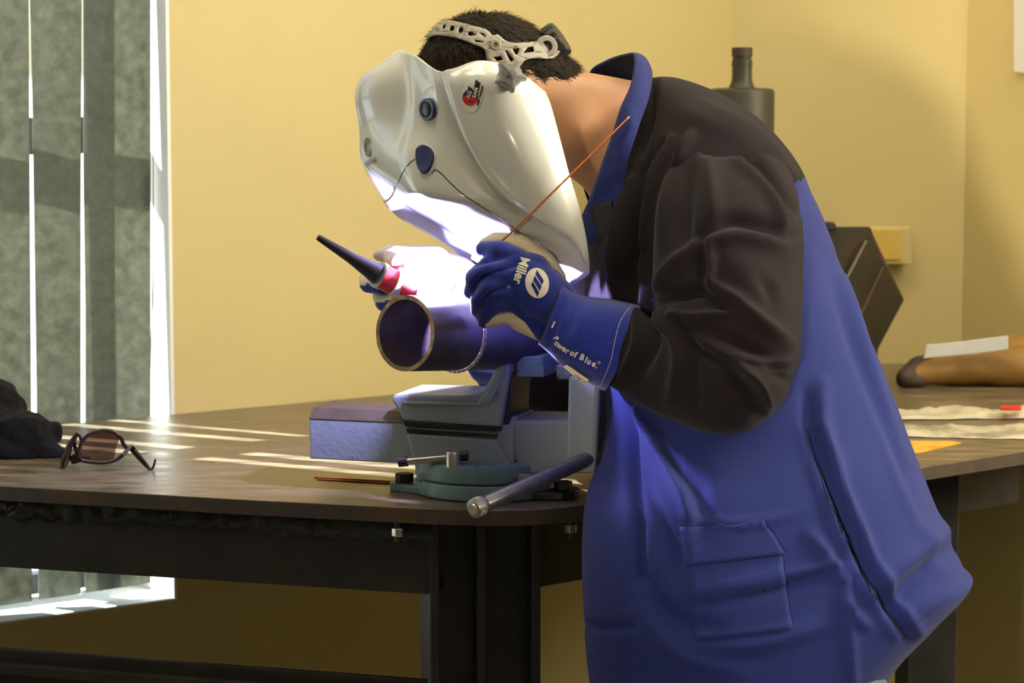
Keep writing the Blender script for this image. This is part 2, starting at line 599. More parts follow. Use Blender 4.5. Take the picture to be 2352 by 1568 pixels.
M['arc'] = mat('electric_arc', (1, 1, 1), 0.5, emit=(0.47, 0.42, 1.0), estr=ARC_STRENGTH)
M['tungsten'] = mat('tungsten', (0.3, 0.3, 0.3), 0.3, metal=0.9)

def mat_slat():
    m = bpy.data.materials.new('blind_fabric'); m.use_nodes = True
    t = m.node_tree; t.nodes.remove(t.nodes['Principled BSDF'])
    out = t.nodes['Material Output']
    tc = t.nodes.new('ShaderNodeTexCoord')
    n = t.nodes.new('ShaderNodeTexNoise'); n.inputs['Scale'].default_value = 55; n.inputs['Detail'].default_value = 7
    n.inputs['Roughness'].default_value = 0.7
    t.links.new(tc.outputs['Object'], n.inputs['Vector'])
    r = t.nodes.new('ShaderNodeValToRGB')
    r.color_ramp.elements[0].position = 0.3; r.color_ramp.elements[0].color = (0.22, 0.22, 0.17, 1)
    r.color_ramp.elements[1].position = 0.72; r.color_ramp.elements[1].color = (0.54, 0.53, 0.43, 1)
    t.links.new(n.outputs['Fac'], r.inputs[0])
    d = t.nodes.new('ShaderNodeBsdfDiffuse'); d.inputs[0].default_value = (0.13, 0.15, 0.13, 1)
    tr = t.nodes.new('ShaderNodeBsdfTranslucent')
    t.links.new(r.outputs[0], tr.inputs[0])
    mx = t.nodes.new('ShaderNodeMixShader'); mx.inputs[0].default_value = 0.31
    t.links.new(d.outputs[0], mx.inputs[1]); t.links.new(tr.outputs[0], mx.inputs[2]); t.links.new(mx.outputs[0], out.inputs[0])
    return m
M['slat'] = mat_slat()

def mat_glass(name, tint, refl=0.08, rough=0.02):
    m = bpy.data.materials.new(name); m.use_nodes = True
    t = m.node_tree; t.nodes.remove(t.nodes['Principled BSDF'])
    out = t.nodes['Material Output']
    a = t.nodes.new('ShaderNodeBsdfTransparent'); a.inputs[0].default_value = (*tint, 1)
    g = t.nodes.new('ShaderNodeBsdfGlossy'); g.inputs['Roughness'].default_value = rough
    mx = t.nodes.new('ShaderNodeMixShader')
    mx.inputs[0].default_value = refl
    t.links.new(a.outputs[0], mx.inputs[1]); t.links.new(g.outputs[0], mx.inputs[2])
    t.links.new(mx.outputs[0], out.inputs[0])
    return m
M['glass'] = mat_glass('window_glass', (0.93, 0.97, 0.95))
M['shade_glass'] = mat_glass('tinted_lens', (0.55, 0.44, 0.41))

# ================================================================== THE ROOM
H = 3.0
WA, WB = T(400, 950), T(900, 905)
wd = Vector((WB.x - WA.x, WB.y - WA.y, 0)).normalized()       # along the left wall, to the right and away
nin = Vector((wd.y, -wd.x, 0))                                 # into the room
def on_wall(px):
    """ground point on the left wall under the picture column px (at table height)"""
    d = ray(px, 900); k = (CX - px) / F_PX
    # X = -(k) * depth ; use depth along forward at table height
    p = Q(px, 900, WA, nin); return Vector((p.x, p.y, 0))
C1 = on_wall(1675)
C2 = P(2212, 600, C1.y + 0.02); C2.z = 0
w3 = Vector((0.62, -0.785, 0)).normalized()
C3 = C2 + w3 * 4.2
C0 = WA - wd * 5.6; C0.z = 0
back_y = -3.4
CB0, CB1 = Vector((C0.x - 0.3, back_y, 0)), Vector((C3.x + 0.9, back_y, 0))
WT = 0.16

def wallbox(name, a, b, label=None, z0=0, z1=H, th=0.12, outward=None):
    d = (b - a).normalized()
    n = Vector((-d.y, d.x, 0))
    if outward is not None and n.dot(outward) < 0: n = -n
    base = [a, b, b + n * th, a + n * th]
    base = [Vector((p.x, p.y, z0)) for p in base]
    o = prism(name, base, (0, 0, z1 - z0), M['wall' if name in ('wall_back', 'wall_right') else 'wall_plain'])
    return tag(o, label, kind='structure')

# left wall with the window opening
JX = on_wall(399)                        # right jamb of the window
sill_z = Q(392, 1378, WA, nin).z
win_w = 1.75
JL = JX - wd * win_w
win_top = 2.25
def wall_with_hole():
    fr = (Vector((0, 0, 0)), wd, -nin, EZ)
    base = Vector((C0.x, C0.y, 0))
    s0, s1 = 0.0, (C1 - base).dot(wd)
    j0, j1 = (JL - base).dot(wd), (JX - base).dot(wd)
    xs, zs = [s0, j0, j1, s1], [0, sill_z, win_top, H]
    V, Fc, idx = [], [], {}
    for d in (0, WT):
        for z in zs:
            for x in xs:
                idx[(xs.index(x), zs.index(z), d)] = len(V)
                V.append(base + wd * x - nin * d + EZ * z)
    for d in (0, WT):
        for i in range(3):
            for k in range(3):
                if (i, k) == (1, 1): continue
                Fc.append((idx[(i, k, d)], idx[(i + 1, k, d)], idx[(i + 1, k + 1, d)], idx[(i, k + 1, d)]))
    for (a, b) in (((1, 1), (2, 1)), ((2, 1), (2, 2)), ((2, 2), (1, 2)), ((1, 2), (1, 1))):
        Fc.append((idx[(*a, 0)], idx[(*b, 0)], idx[(*b, WT)], idx[(*a, WT)]))
    for (a, b) in (((0, 0), (3, 0)), ((3, 0), (3, 3)), ((3, 3), (0, 3)), ((0, 3), (0, 0))):
        Fc.append((idx[(*a, 0)], idx[(*b, 0)], idx[(*b, WT)], idx[(*a, WT)]))
    return fixnormals(mk('wall_left', V, Fc, M['wall']))
tag(wall_with_hole(), 'pale yellow painted wall with the window at its left end', kind='structure')
tag(wallbox('wall_back', C1, C2, outward=EY), 'short pale yellow wall behind the welder', kind='structure')
tag(wallbox('wall_right', C2, C3, outward=-nin), 'pale yellow wall at the right with a white board', kind='structure')
wallbox('wall_side', C3, CB1, 'plain wall out of view at the right', outward=EX)
wallbox('wall_front', CB1, CB0, 'plain wall behind the camera', outward=-EY)
wallbox('wall_far_left', CB0, C0, 'plain wall out of view at the left', outward=-EX)
ring = [CB0, CB1, C3, C2, C1, C0]
o = prism('floor', [p + Vector((0, 0, -0.1)) for p in ring], (0, 0, 0.1), M['floor']); tag(o, 'dim brown concrete floor', kind='structure')
o = prism('ceiling', [p + Vector((0, 0, H)) for p in ring], (0, 0, 0.1), M['ceiling']); tag(o, 'off-white ceiling out of view', kind='structure')

# window: jamb linings, sill, frame, glass
win = empty('window_1', (JX.x, JX.y, sill_z), 'tall daylit window behind grey vertical blinds at the left', kind='structure')
WF = (Vector((JX.x, JX.y, 0)), -wd, -nin, EZ)        # x: to the left along the wall, y: outwards, z up
lin = 0.006
box('jamb_lining', (0, -0.002, sill_z), (lin, WT, win_top), M['white_paint'], win, fr=WF)
box('jamb_lining', (win_w - lin, -0.002, sill_z), (win_w, WT, win_top), M['white_paint'], win, fr=WF)
box('head_lining', (0, -0.002, win_top - lin), (win_w, WT, win_top), M['white_paint'], win, fr=WF)
box('window_sill', (-0.0, -0.004, sill_z - 0.0), (win_w, WT + 0.06, sill_z + 0.004), M['white_paint'], win, bev=0.002, fr=WF)
FD0, FD1 = 0.118, 0.150                               # frame depth range
def bar(name, x0, x1, z0, z1):
    return box(name, (x0, FD0, z0), (x1, FD1, z1), M['alu'], win, bev=0.002, fr=WF)
def wall_z(px, py, dep):
    return Q(px, py, WA - nin * dep, nin).z
cb0, cb1 = wall_z(200, 352, 0.13), wall_z(200, 268, 0.13)
bar('window_frame', 0.006, 0.010, sill_z + 0.012, win_top - lin)
bar('window_frame', win_w - 0.034, win_w - 0.006, sill_z + 0.012, win_top - lin)
bar('bottom_rail', 0.010, win_w - 0.034, sill_z + 0.012, sill_z + 0.045)
bar('top_rail', 0.010, win_w - 0.034, win_top - 0.05, win_top - lin)
bar('crossbar', 0.010, win_w - 0.034, cb0, cb1)
def wx(px, dep):
    p = Q(px, 700, WA - nin * dep, nin); return (p - WF[0]).dot(-wd)
mull = []
for a, b in ((118, 156), (250, 262)):
    x1, x0 = wx(a, 0.13), wx(b, 0.13)
    mull.append((x0, x1))
for x0, x1 in [(mull[0][0], mull[0][1]), (0.75, 0.78), (1.2, 1.23)]:
    bar('mullion', x0, x1, sill_z + 0.045, cb0)
    bar('mullion', x0, x1, cb1, win_top - 0.05)
ps = [0.010, mull[0][0], 0.75, 1.2, win_w - 0.034]
for i in range(4):
    x0, x1 = ps[i], ps[i + 1]
    for z0, z1 in ((sill_z + 0.045, cb0), (cb1, win_top - 0.05)):
        box('glass_pane', (x0, 0.132, z0), (x1, 0.136, z1), M['glass'], win, fr=WF)
# bright rendered wall and ground outside, seen through the gaps
og = box('ground_outside', (-400, WT + 0.02, -0.3), (400, 900, -0.2), M['white_paint'], fr=WF)
tag(og, 'sunlit pale paving outside the window', kind='structure')

# vertical blind: each slat hangs from the headrail
SL_D = 0.0385
bl = empty('vertical_blind', WF[0] + WF[1] * 0.5 + WF[2] * SL_D + EZ * (sill_z + 0.02),
           'grey green fabric vertical blind with slats parted by bright gaps', 'blind')
SO = WA - nin * SL_D
def slat(pts, deep=0.0, mt='slat'):
    # turned slat: its left edge stands 'deep' further out than its right edge
    xs = [x for x, y in pts]; x0, x1 = min(xs), max(xs)
    q = []
    for x, y in pts:
        d = deep * min(1.0, max(0.0, (x1 - x) / (x1 - x0)))
        q.append(Q(x, y, SO - nin * d, nin))
    return prism('slat', q, -nin * 0.0012, M[mt], bl)
zb = lambda x: 1391 - (x / 340.0) * 52            # bottom hem in the picture
slat([(-91, -900), (60, -900), (66, 0), (72, 900), (74, zb(74)), (-88, zb(-88))], 0.027)
slat([(72, -900), (186, -900), (188, 0), (186, 480), (186, zb(186)), (89, zb(89)), (84, 900), (75, 260), (69, 0)], 0.027)
slat([(191, -900), (262, -900), (264, zb(262)), (196, zb(196)), (196, 700), (192, 420), (191, 0)], 0.016)
slat([(258, -900), (346, -900), (346, zb(346)), (262, zb(262))], 0.012)
for i in range(8):                                   # slats beyond the left edge of the picture
    x0, x1 = (-101, -200) if i == 0 else (-209 - (i - 1) * 118, -209 - (i - 1) * 118 - 126)
    slat([(x0, -900), (x1, -900), (x1, zb(x1)), (x0, zb(x0))], 0.027 if i == 0 else 0.0)
box('headrail', (0.02, 0.04, win_top - 0.05), (win_w - 0.02, 0.09, win_top - 0.012), M['white_paint'], bl, fr=WF)
for (x0, y0, x1, y1) in ((344, 900, 340, 962), (352, 840, 360, 962)):
    tube('cord', [Q(352, -850, SO + nin * 0.03, nin), Q(352, 600, SO + nin * 0.03, nin), Q(x0, y0, SO + nin * 0.03, nin), Q(x1, y1, SO + nin * 0.03, nin)], 0.0009, M['tan'], bl, seg=6)
# flakes and litter on the sill
for k in range(11):
    px = [20, 45, 62, 95, 140, 165, 182, 205, 216, 235, 254][k]
    base = Q(px, 1400 - px * 0.13, WA - nin * (0.075 + 0.01 * (k % 3)), nin); base.z = sill_z + 0.0125
    h = [0.004, 0.005, 0.006, 0.035, 0.009, 0.006, 0.008, 0.012, 0.014, 0.006, 0.009][k]
    v = [base + wd * 0.004 * math.cos(t + k) * (1 + 0.4 * math.sin(3 * t + k)) + nin * 0.003 * math.sin(t) for t in [j * 1.05 for j in range(6)]]
    o = prism('paint_flake', v, (0.002, 0, h), M['white_paint'])
    tag(o, ['smallest', 'second', 'third', 'tallest, fourth', 'fifth', 'sixth', 'seventh', 'eighth', 'ninth', 'tenth', 'rightmost'][k] + ' pale flake from the left along the bright window sill', 'flake', 'flakes on the window sill')

# ceiling lights (out of view, reflected in the helmet)
LX = [(-0.8, 3.0), (2.5, 1.1), (2.1, 2.0), (1.5, 3.1), (0.9, 4.0), (0.0, 3.6)]
for i, (x, y) in enumerate(LX):
    e = empty('ceiling_light', (x, y, H - 0.08), 'long fluorescent ceiling fixture out of view, ' + ['beside the window', 'farthest to the front right', 'second from the front right', 'nearest the right wall', 'nearest the back wall', 'over the middle of the left wall'][i], 'lamp', 'ceiling fixtures')
    box('lamp_housing', (x - 0.62, y - 0.16, H - 0.05), (x + 0.62, y + 0.16, H - 0.001), M['lamp_body'], e)
    for dy in (-0.075, 0.075):
        box('lamp_diffuser', (x - 0.60, y + dy - 0.05, H - 0.08), (x + 0.60, y + dy + 0.05, H - 0.051), M['lamp'], e)

# added fill light outside the frame, to brighten the jacket's back panel
wl = C2 + w3 * 2.55
wn = Vector((-w3.y, w3.x, 0)); wn = wn if wn.y < 0 else -wn
e = empty('fill_light', wl + EZ * 2.0 + wn * 0.05, 'large added fill light on the right wall out of view', 'lamp')
box('lamp_housing', (-0.62, 0.0, 1.62), (0.62, 0.06, 2.38), M['lamp_body'], e, fr=(wl, w3, wn, EZ))
box('lamp_diffuser', (-0.58, 0.06, 1.66), (0.58, 0.10, 2.34), M['fill_light'], e, fr=(wl, w3, wn, EZ))

# socket box and white board on the walls
WBK = (C1.y)
e = empty('junction_box', P(2045, 600, WBK - 0.01), 'ochre painted junction box on the back wall right of the welder', 'box')
prism('box_body', [P(x, y, WBK) for x, y in ((1960, 519), (2088, 519), (2088, 604), (1960, 604))], (0, -0.028, 0), M['wall'], e, bev=0.002)
prism('box_cover', [P(x, y, WBK - 0.028) for x, y in ((1968, 526), (2070, 526), (2070, 597), (1968, 597))], (0, -0.004, 0), M['ochre'], e, bev=0.0015)
n3 = Vector((-w3.y, w3.x, 0)); n3 = n3 if n3.y < 0 else -n3
sb = [Q(x, y, C2, n3) for x, y in ((2338, -120), (2420, -130), (2420, 178), (2338, 164))]
e = prism('wall_board', sb, n3 * 0.012, M['sign'], bev=0.001); tag(e, 'white board edge on the right wall at the top right corner', 'board')

# ================================================================== WORK TABLE
arc_px = [(889, 1163.5), (1000, 1168.5), (1100, 1171), (1170, 1171.5), (1230, 1169.8), (1290, 1165), (1341, 1159.5), (1430, 1150), (1560, 1140), (1720, 1126), (1900, 1106), (2114, 1073)]
front = [(-700, 1076), (0, 1115.5), (600, 1149)]
edge = [T(x, y) for x, y in front[:2]] + spline3([T(*front[2])] + [T(x, y) for x, y in arc_px], 4) + [T(2352, 1036), T(2440, 1021)]
far = [C2 + w3 * 0.36 + n3 * 0.004, C2 + Vector((-0.003, -0.006, 0)), C1 + Vector((0.002, -0.006, 0)) + nin * 0.004, T(400, 950) + nin * 0.004, on_wall(-500) + nin * 0.004]
poly = [Vector((p.x, p.y, TABLE_Z - 0.0205)) for p in edge + far]
ctr = T(1120, 1150); ctr.z = 0
tb = empty('welding_table', Vector((ctr.x, ctr.y, 0)), 'heavy dark steel welding table with rounded corner under the blue vise', 'table')
n_ = len(poly)
Vt = poly + [p + EZ * 0.0205 for p in poly]
Ft = [tuple(range(n_)), tuple(range(2 * n_ - 1, n_ - 1, -1))] + [(i, i + n_, (i + 1) % n_ + n_, (i + 1) % n_) for i in range(n_)]
o = mk('tabletop', Vt, Ft, None, tb, mats=[M['steel_top'], M['steel_edge']], midx=[1, 0] + [1] * n_)
fixnormals(o); bevel(o, 0.0015, 2)
def edge_frame(a, b):
    d = (b - a); d.z = 0; d.normalize()
    n = Vector((-d.y, d.x, 0)); n = n if n.y > 0 else -n
    return Vector((a.x, a.y, 0)), d, n
oL, dL, nL = edge_frame(T(0, 1115.5), T(889, 1163.5))
oR, dR, nR = edge_frame(T(2114, 1073), T(2352, 1036))
ZU = TABLE_Z - 0.0205
def zfor(px, py, o_, n_, off):
    return Q(px, py, o_ + n_ * off, n_).z
za = zfor(500, 1334, oL, nL, 0.03)                 # bottom of the left apron
LXr = (Q(992, 1300, oL + nL * 0.03, nL) - oL).dot(dL)
box('apron_beam', (-1.2, 0.03, za), (LXr, 0.042, ZU - 0.001), M['steel_dark'], tb, bev=0.002, fr=(oL, dL, nL, EZ))
box('apron_flange', (-1.2, 0.042, za), (LXr, 0.085, za + 0.012), M['steel_dark'], tb, fr=(oL, dL, nL, EZ))
# rough weld under the plate edge
wv, wf = [], []
NW = 150
for i in range(NW):
    s = -0.9 + (LXr + 0.9) * i / (NW - 1)
    for (yy, zz) in ((0.030, -0.030), (0.022, -0.024), (0.019, -0.012), (0.024, -0.001)):
        j = 0.004 * rng.standard_normal()
        wv.append(oL + dL * (s + 0.003 * rng.standard_normal()) + nL * (yy + j * 0.5) + EZ * (ZU + min(zz + j * 0.7, -0.001)))
wf = grid_faces(NW, 4, closed=False)
mk('weld_seam', wv, wf, M['weld'], tb, smooth=True)
zr = zfor(1300, 1338, oR, nR, 0.16)
RXl = (Q(1225, 1300, oR + nR * 0.16, nR) - oR).dot(dR)
box('apron_beam', (RXl, 0.16, zr), ((T(2440, 1021) - oR).dot(dR) + 0.10, 0.172, ZU - 0.001), M['steel_dark'], tb, bev=0.002, fr=(oR, dR, nR, EZ))
# corner leg: H section, two flanges and a web
lp = [T(992, 1180), T(1243, 1180)]
Yl = Q(992, 1300, oL + nL * 0.03, nL).y
la, lb = P(988, 1300, Yl - 0.004), P(1242, 1300, Yl + 0.015)
ld = (lb - la); ld.z = 0; LW = ld.length; ld.normalize(); ln_ = Vector((-ld.y, ld.x, 0))
lo_ = Vector((la.x, la.y, 0))
box('leg', (0, 0, 0.012), (0.012, 0.13, ZU - 0.001), M['steel_dark'], tb, bev=0.002, fr=(lo_, ld, ln_, EZ))
box('leg_flange', (LW - 0.012, 0, 0.012), (LW, 0.13, ZU - 0.001), M['steel_dark'], tb, bev=0.002, fr=(lo_, ld, ln_, EZ))
box('leg_web', (0.012, 0.050, 0.012), (LW - 0.012, 0.062, ZU - 0.001), M['steel_dark'], tb, fr=(lo_, ld, ln_, EZ))
wp0 = (P(1097, 1300, Yl) - lo_).dot(ld)
box('leg_stiffener', (wp0, 0.004, 0.012), (wp0 + 0.012, 0.050, ZU - 0.001), M['steel_dark'], tb, bev=0.001, fr=(lo_, ld, ln_, EZ))
box('foot_plate', (-0.03, -0.03, 0.0), (LW + 0.03, 0.16, 0.012), M['steel_dark'], tb, fr=(lo_, ld, ln_, EZ))
# right leg behind the jacket
r0, r1 = P(2085, 1400, 3.86), P(2199, 1400, 3.86)
box('leg', (r0.x, 3.86, 0.0), (r1.x, 3.98, ZU - 0.001), M['steel_dark'], tb, bev=0.002)
# back and left legs out of view
pl = oL - dL * 0.9 + nL * 0.1
box('leg', (pl.x - 0.06, pl.y - 0.03, 0.0), (pl.x + 0.06, pl.y + 0.09, ZU - 0.001), M['steel_dark'], tb)
# lower shelf rail along the left edge
z2t, z2b = zfor(500, 1526, oL, nL, 0.06), zfor(500, 1562, oL, nL, 0.06)
z2e = zfor(500, 1580, oL, nL, 0.06)
box('shelf_rail', (-1.2, 0.06, z2e - 0.02), (LXr, 0.07, z2t), M['steel_dark'], tb, bev=0.002, fr=(oL, dL, nL, EZ))
box('shelf_rail_lip', (-1.2, 0.045, z2b - 0.012), (LXr, 0.06, z2b + 0.004), M['steel_dark'], tb, bev=0.002, fr=(oL, dL, nL, EZ))
# ------------------------------------------------ dark cladding under the table along the wall (the room is dim there)
# bolts of the vise showing under the plate
def hexbolt(name, c, r, h, m, parent, rot=0.2, d=EZ):
    u = d.orthogonal().normalized(); v_ = d.cross(u)
    b = [Vector(c) + u * r * math.cos(rot + k * math.pi / 3) + v_ * r * math.sin(rot + k * math.pi / 3) for k in range(6)]
    return prism(name, b, d * h, m, parent, bev=0.001)
for px, py, cc in ((912, 1168, 'chrome'), (1312, 1160, 'chrome')):
    c = T(px, py) + Vector((0.0, 0.022, 0))
    tube('bolt_shank', [Vector((c.x, c.y, ZU - 0.002)), Vector((c.x, c.y, ZU - 0.026))], 0.0045, M['vise_top'], tb, seg=8)
    hexbolt('nut', (c.x, c.y, ZU - 0.019), 0.0085, 0.011, M[cc], tb, rot=0.5)

# ================================================================== VISE
vC = T(1118, 1128.5); vC = Vector((vC.x, vC.y, TABLE_Z))          # centre of the swivel base
va, vb = dL.copy(), nL.copy()                                     # along the vise / away from the camera
vs_ = empty('bench_vise', vC, 'pale blue bench vise bolted to the table corner holding the pipe', 'vise')
VF = vC - vb * 0.052                                              # plane of the near faces
def VP(px, py, off=0.0): return Q(px, py, VF + vb * off, vb)
def vprism(name, pts, depth, off=0.0, m='vise', bev=0.003, parent=None):
    return prism(name, [VP(x, y, off) for x, y in pts], vb * depth, M[m], parent or vs_, bev=bev, smooth=False)
def lathe(name, c, prof, m, parent, seg=48, axis=EZ):
    pts = [Vector(c) + axis * z for r, z in prof]
    v, f = [], []
    u = axis.orthogonal().normalized(); w_ = axis.cross(u)
    for (r, z) in prof:
        for k in range(seg):
            t = 2 * math.pi * k / seg
            v.append(Vector(c) + axis * z + u * (r * math.cos(t)) + w_ * (r * math.sin(t)))
    f = grid_faces(len(prof), seg)
    f.append(tuple(range(seg - 1, -1, -1))); f.append(tuple((len(prof) - 1) * seg + k for k in range(seg)))
    o = fixnormals(mk(name, v, f, M[m], parent))
    return autosmooth(o, 35)
Rb = 165 / F_PX * (vC.y)
lathe('fixed_base', vC, [(Rb * 0.96, 0.0), (Rb, 0.003), (Rb, 0.019), (Rb * 0.985, 0.0215)], 'vise_worn', vs_)
lathe('swivel_base', vC + Vector((-0.003, 0, 0)), [(Rb * 0.955, 0.0225), (Rb * 0.975, 0.025), (Rb * 0.975, 0.040), (Rb * 0.955, 0.0455), (Rb * 0.90, 0.048), (Rb * 0.5, 0.049)], 'vise_worn', vs_)
# base ears with bolts
for sgn, m_ in ((-1, 'vise_worn'), (1, 'iron_dark')):
    ec = vC + va * (sgn * (Rb + 0.012)) - vb * 0.012
    b = [Vector(vC) - vb * 0.012 + va * (sgn * Rb * 0.7) + vb * s for s in (-0.045, 0.045)]
    outer = [ec + va * (sgn * 0.024 * math.cos(t)) + vb * (0.030 * math.sin(t)) for t in [math.pi / 2 - math.pi * k / 8 for k in range(9)]]
    prism('base_ear', [b[0], b[1]] + outer if True else outer, EZ * 0.011, M[m_], vs_, bev=0.002)
    hb = hexbolt('mounting_bolt', ec - vb * 0.004 + va * (sgn * 0.004) + EZ * 0.011, 0.0125, 0.011, M['vise_top'] if sgn < 0 else M['iron_dark'], vs_, rot=0.3)
# slide beam: a bar with chamfered top edge
e0 = VP(711, 1000); s0 = (e0 - VF).dot(va); s1 = (VP(1180, 1000) - VF).dot(va)
zt, zb_ = VP(712, 961.5).z, VP(709.5, 1053).z
pr = [(0, zb_), (0, zt), (0.017, zt + 0.0125), (0.088, zt + 0.0125), (0.105, zt), (0.105, zb_)]
prism('slide_beam', [VF + va * s0 + vb * y + EZ * (z - VF.z) for y, z in pr], va * (s1 - s0), M['vise'], vs_, bev=0.0015)
prism('beam_top_wear', [VF + va * (s0 - 0.0004) + vb * y + EZ * (z - VF.z + 0.0004) for y, z in [(-0.0006, zt + 0.0002), (0.0165, zt + 0.0128), (0.0885, zt + 0.0128), (0.0885, zt + 0.011), (0.0175, zt + 0.011), (0.0012, zt - 0.001)]], va * (s1 - s0 - 0.02), M['vise_top'], vs_)
# fixed body
vprism('jaw_body', [(903, 905), (1060, 908), (1090, 905), (1108, 896), (1122, 878), (1140, 838), (1172, 834), (1150, 981), (927, 968), (898, 917)], 0.110, -0.006, bev=0.005)
vprism('jaw_rib', [(1112, 906), (1126, 884), (1146, 838), (1162, 838), (1140, 900), (1128, 925), (1108, 932), (930, 930), (922, 921), (1096, 924)], 0.004, -0.009, bev=0.002)
vprism('way_groove', [(925, 967), (1151, 981), (1148, 991), (930, 979)], 0.100, -0.0065, m='iron_dark', bev=0.001)
vprism('way_groove', [(932, 986), (1141, 999), (1140, 1005), (934, 993)], 0.02, -0.0046, m='iron_dark', bev=0.0008)
vprism('way_ridge', [(930, 979), (1142, 992), (1140, 999), (932, 986)], 0.095, -0.002, m='vise', bev=0.002)
vprism('body_casting', [(931, 993), (1138, 1008), (1162, 1050), (1188, 1089), (1190, 1100), (958, 1096)], 0.105, -0.004, bev=0.004)
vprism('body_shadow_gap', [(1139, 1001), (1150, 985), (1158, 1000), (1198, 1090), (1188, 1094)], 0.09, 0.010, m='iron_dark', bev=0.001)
lv = [VP(x, y, -0.004) for x, y in ((1160, 838), (1150, 985))]
vprism('jaw_inner_side', [(1150, 850), (1174, 846), (1168, 985), (1146, 990)], 0.09, 0.004, m='iron_dark', bev=0.002)
vprism('moving_body', [(1150, 988), (1172, 966), (1312, 966), (1318, 1090), (1200, 1090)], 0.100, 0.004, bev=0.004)
vprism('moving_jaw', [(1304, 862), (1378, 858), (1366, 1088), (1298, 1088)], 0.110, -0.004, bev=0.006)
vprism('jaw_plate', [(1186, 818), (1246, 818), (1250, 866), (1186, 866)], 0.09, 0.012, m='vise_worn', bev=0.002)
vprism('jaw_plate', [(1276, 838), (1372, 832), (1372, 872), (1278, 872)], 0.09, 0.0, m='vise_worn', bev=0.003)
# fillet foot of the body on the swivel disc
vprism('body_foot', [(957, 1085), (1190, 1086), (1230, 1098), (1230, 1106), (955, 1106)], 0.112, -0.012, m='vise', bev=0.006)
# swivel lock: post, bar, end caps
lk = VP(1041, 1062, -0.028)
zl0, zl1 = VP(1041, 1086, -0.028).z, VP(1041, 1036, -0.028).z
lathe('lock_post', Vector((lk.x, lk.y, zl0 - 0.006)), [(0.0098, 0), (0.0098, zl1 - zl0 + 0.004), (0.0085, zl1 - zl0 + 0.006)], 'chrome', vs_, seg=20)
L0, L1 = VP(926, 1060, -0.034), VP(1066, 1047, -0.022)
tube('lock_bar', [L0, L1], 0.0046, M['chrome'], vs_, seg=14)
dl = (L1 - L0).normalized()
tube('lock_bar_cap', [L0 - dl * 0.006, L0 + dl * 0.006], [0.0066, 0.0066], M['iron_dark'], vs_, seg=16)
tube('lock_bar_cap', [L1 - dl * 0.004, L1 + dl * 0.005], [0.0066, 0.0066], M['iron_dark'], vs_, seg=16)
# screw hub and main handle
vm = vC + EZ * 0
hubz = P(1400, 1030, 3.36).z
h0, h1 = VP(1362, 1030, 0.05), VP(1452, 1024, 0.05)
tube('screw_nose', [h0, h1], [0.021, 0.022], M['rod_steel'], vs_, seg=24)
tube('screw_collar', [h0 - va * 0.004, h0 + va * 0.008], [0.027, 0.027], M['vise'], vs_, seg=24)
hb0 = h1 - va * 0.018
R0 = P(1112, 1158, hb0.y - 0.17); R1 = P(1445, 1012, hb0.y + 0.018)
tube('handle_bar', [R0, R1], 0.0102, M['rod_steel'], vs_, seg=20)
hd = (R1 - R0).normalized()
E0 = R0 - hd * 0.019
tube('handle_end_cap', [E0 - hd * 0.0005, E0, E0 + hd * 0.0145, E0 + hd * 0.019], [0.0095, 0.0118, 0.0122, 0.0105], M['rod_steel'], vs_, seg=24, sharp=30)
tube('end_cap_face', [E0 - hd * 0.0022, E0 - hd * 0.0004], [0.0070, 0.0078], M['chrome'], vs_, seg=20)
for k in range(28):                                             # knurling
    u = hd.orthogonal().normalized(); w_ = hd.cross(u); t = 2 * math.pi * k / 28
    p = E0 + (u * math.cos(t) + w_ * math.sin(t)) * 0.0121
    tube('knurl', [p + hd * 0.002, p + hd * 0.013], 0.0006, M['rod_steel'], vs_, seg=4)

# ================================================================== PIPE
pd = Vector((math.sin(math.radians(38)), math.cos(math.radians(38)), -0.085)).normalized()
pc = P(930, 765, 3.25)
PR, PT = 0.0478, 0.0055
pp = empty('pipe_coupon', pc, 'dark steel pipe being welded, open end towards the left', 'pipe')
def ring_pipe(name, s0, s1, m, r=PR, t=PT, seg=64, rimm=None):
    u = pd.cross(EZ).normalized(); w_ = u.cross(pd)
    V, Fc, mi = [], [], []
    prof = [(r, s0), (r, s1), (r - t, s1), (r - t, s0)]
    for (rr, s) in prof:
        for k in range(seg):
            a = 2 * math.pi * k / seg
            V.append(pc + pd * s + u * (rr * math.cos(a)) + w_ * (rr * math.sin(a)))
    for i in range(4):
        j = (i + 1) % 4
        for k in range(seg):
            k2 = (k + 1) % seg
            Fc.append((i * seg + k, i * seg + k2, j * seg + k2, j * seg + k)); mi.append(1 if i in (1, 3) else 0)
    o = fixnormals(mk(name, V, Fc, None, pp, mats=[m, rimm or M['pipe_rim']], midx=mi))
    return autosmooth(o, 40)
SG = 0.1005                                                    # groove position along the axis
ring_pipe('pipe_section', 0, SG - 0.0026, M['pipe'])
ring_pipe('pipe_section', SG + 0.0026, 0.30, M['pipe'])
# weld bead laid around the lower near side of the groove
u_, w__ = pd.cross(EZ).normalized(), None
w__ = u_.cross(pd)
bead = []
for k in range(60):
    a = math.radians(-128 + 150 * k / 59)
    rr = PR + 0.0006 + 0.0005 * math.sin(k * 2.1)
    bead.append(pc + pd * SG + u_ * (rr * math.cos(a)) + w__ * (rr * math.sin(a)))
tube('weld_bead', bead, [0.0026 + 0.0004 * math.sin(k * 1.7) for k in range(60)], M['weld_bead'], pp, seg=8)
wz = w__ if w__.z > 0 else -w__                             # up, square to the pipe axis
ul = u_ if u_.x < 0 else -u_                                  # towards the far left, square to the axis
ARC = pc + pd * SG + ul * 0.024 + wz * 0.049                  # foot of the arc on the pipe
ARC2 = pc + pd * SG + ul * 0.012 + wz * 0.076                 # its flare

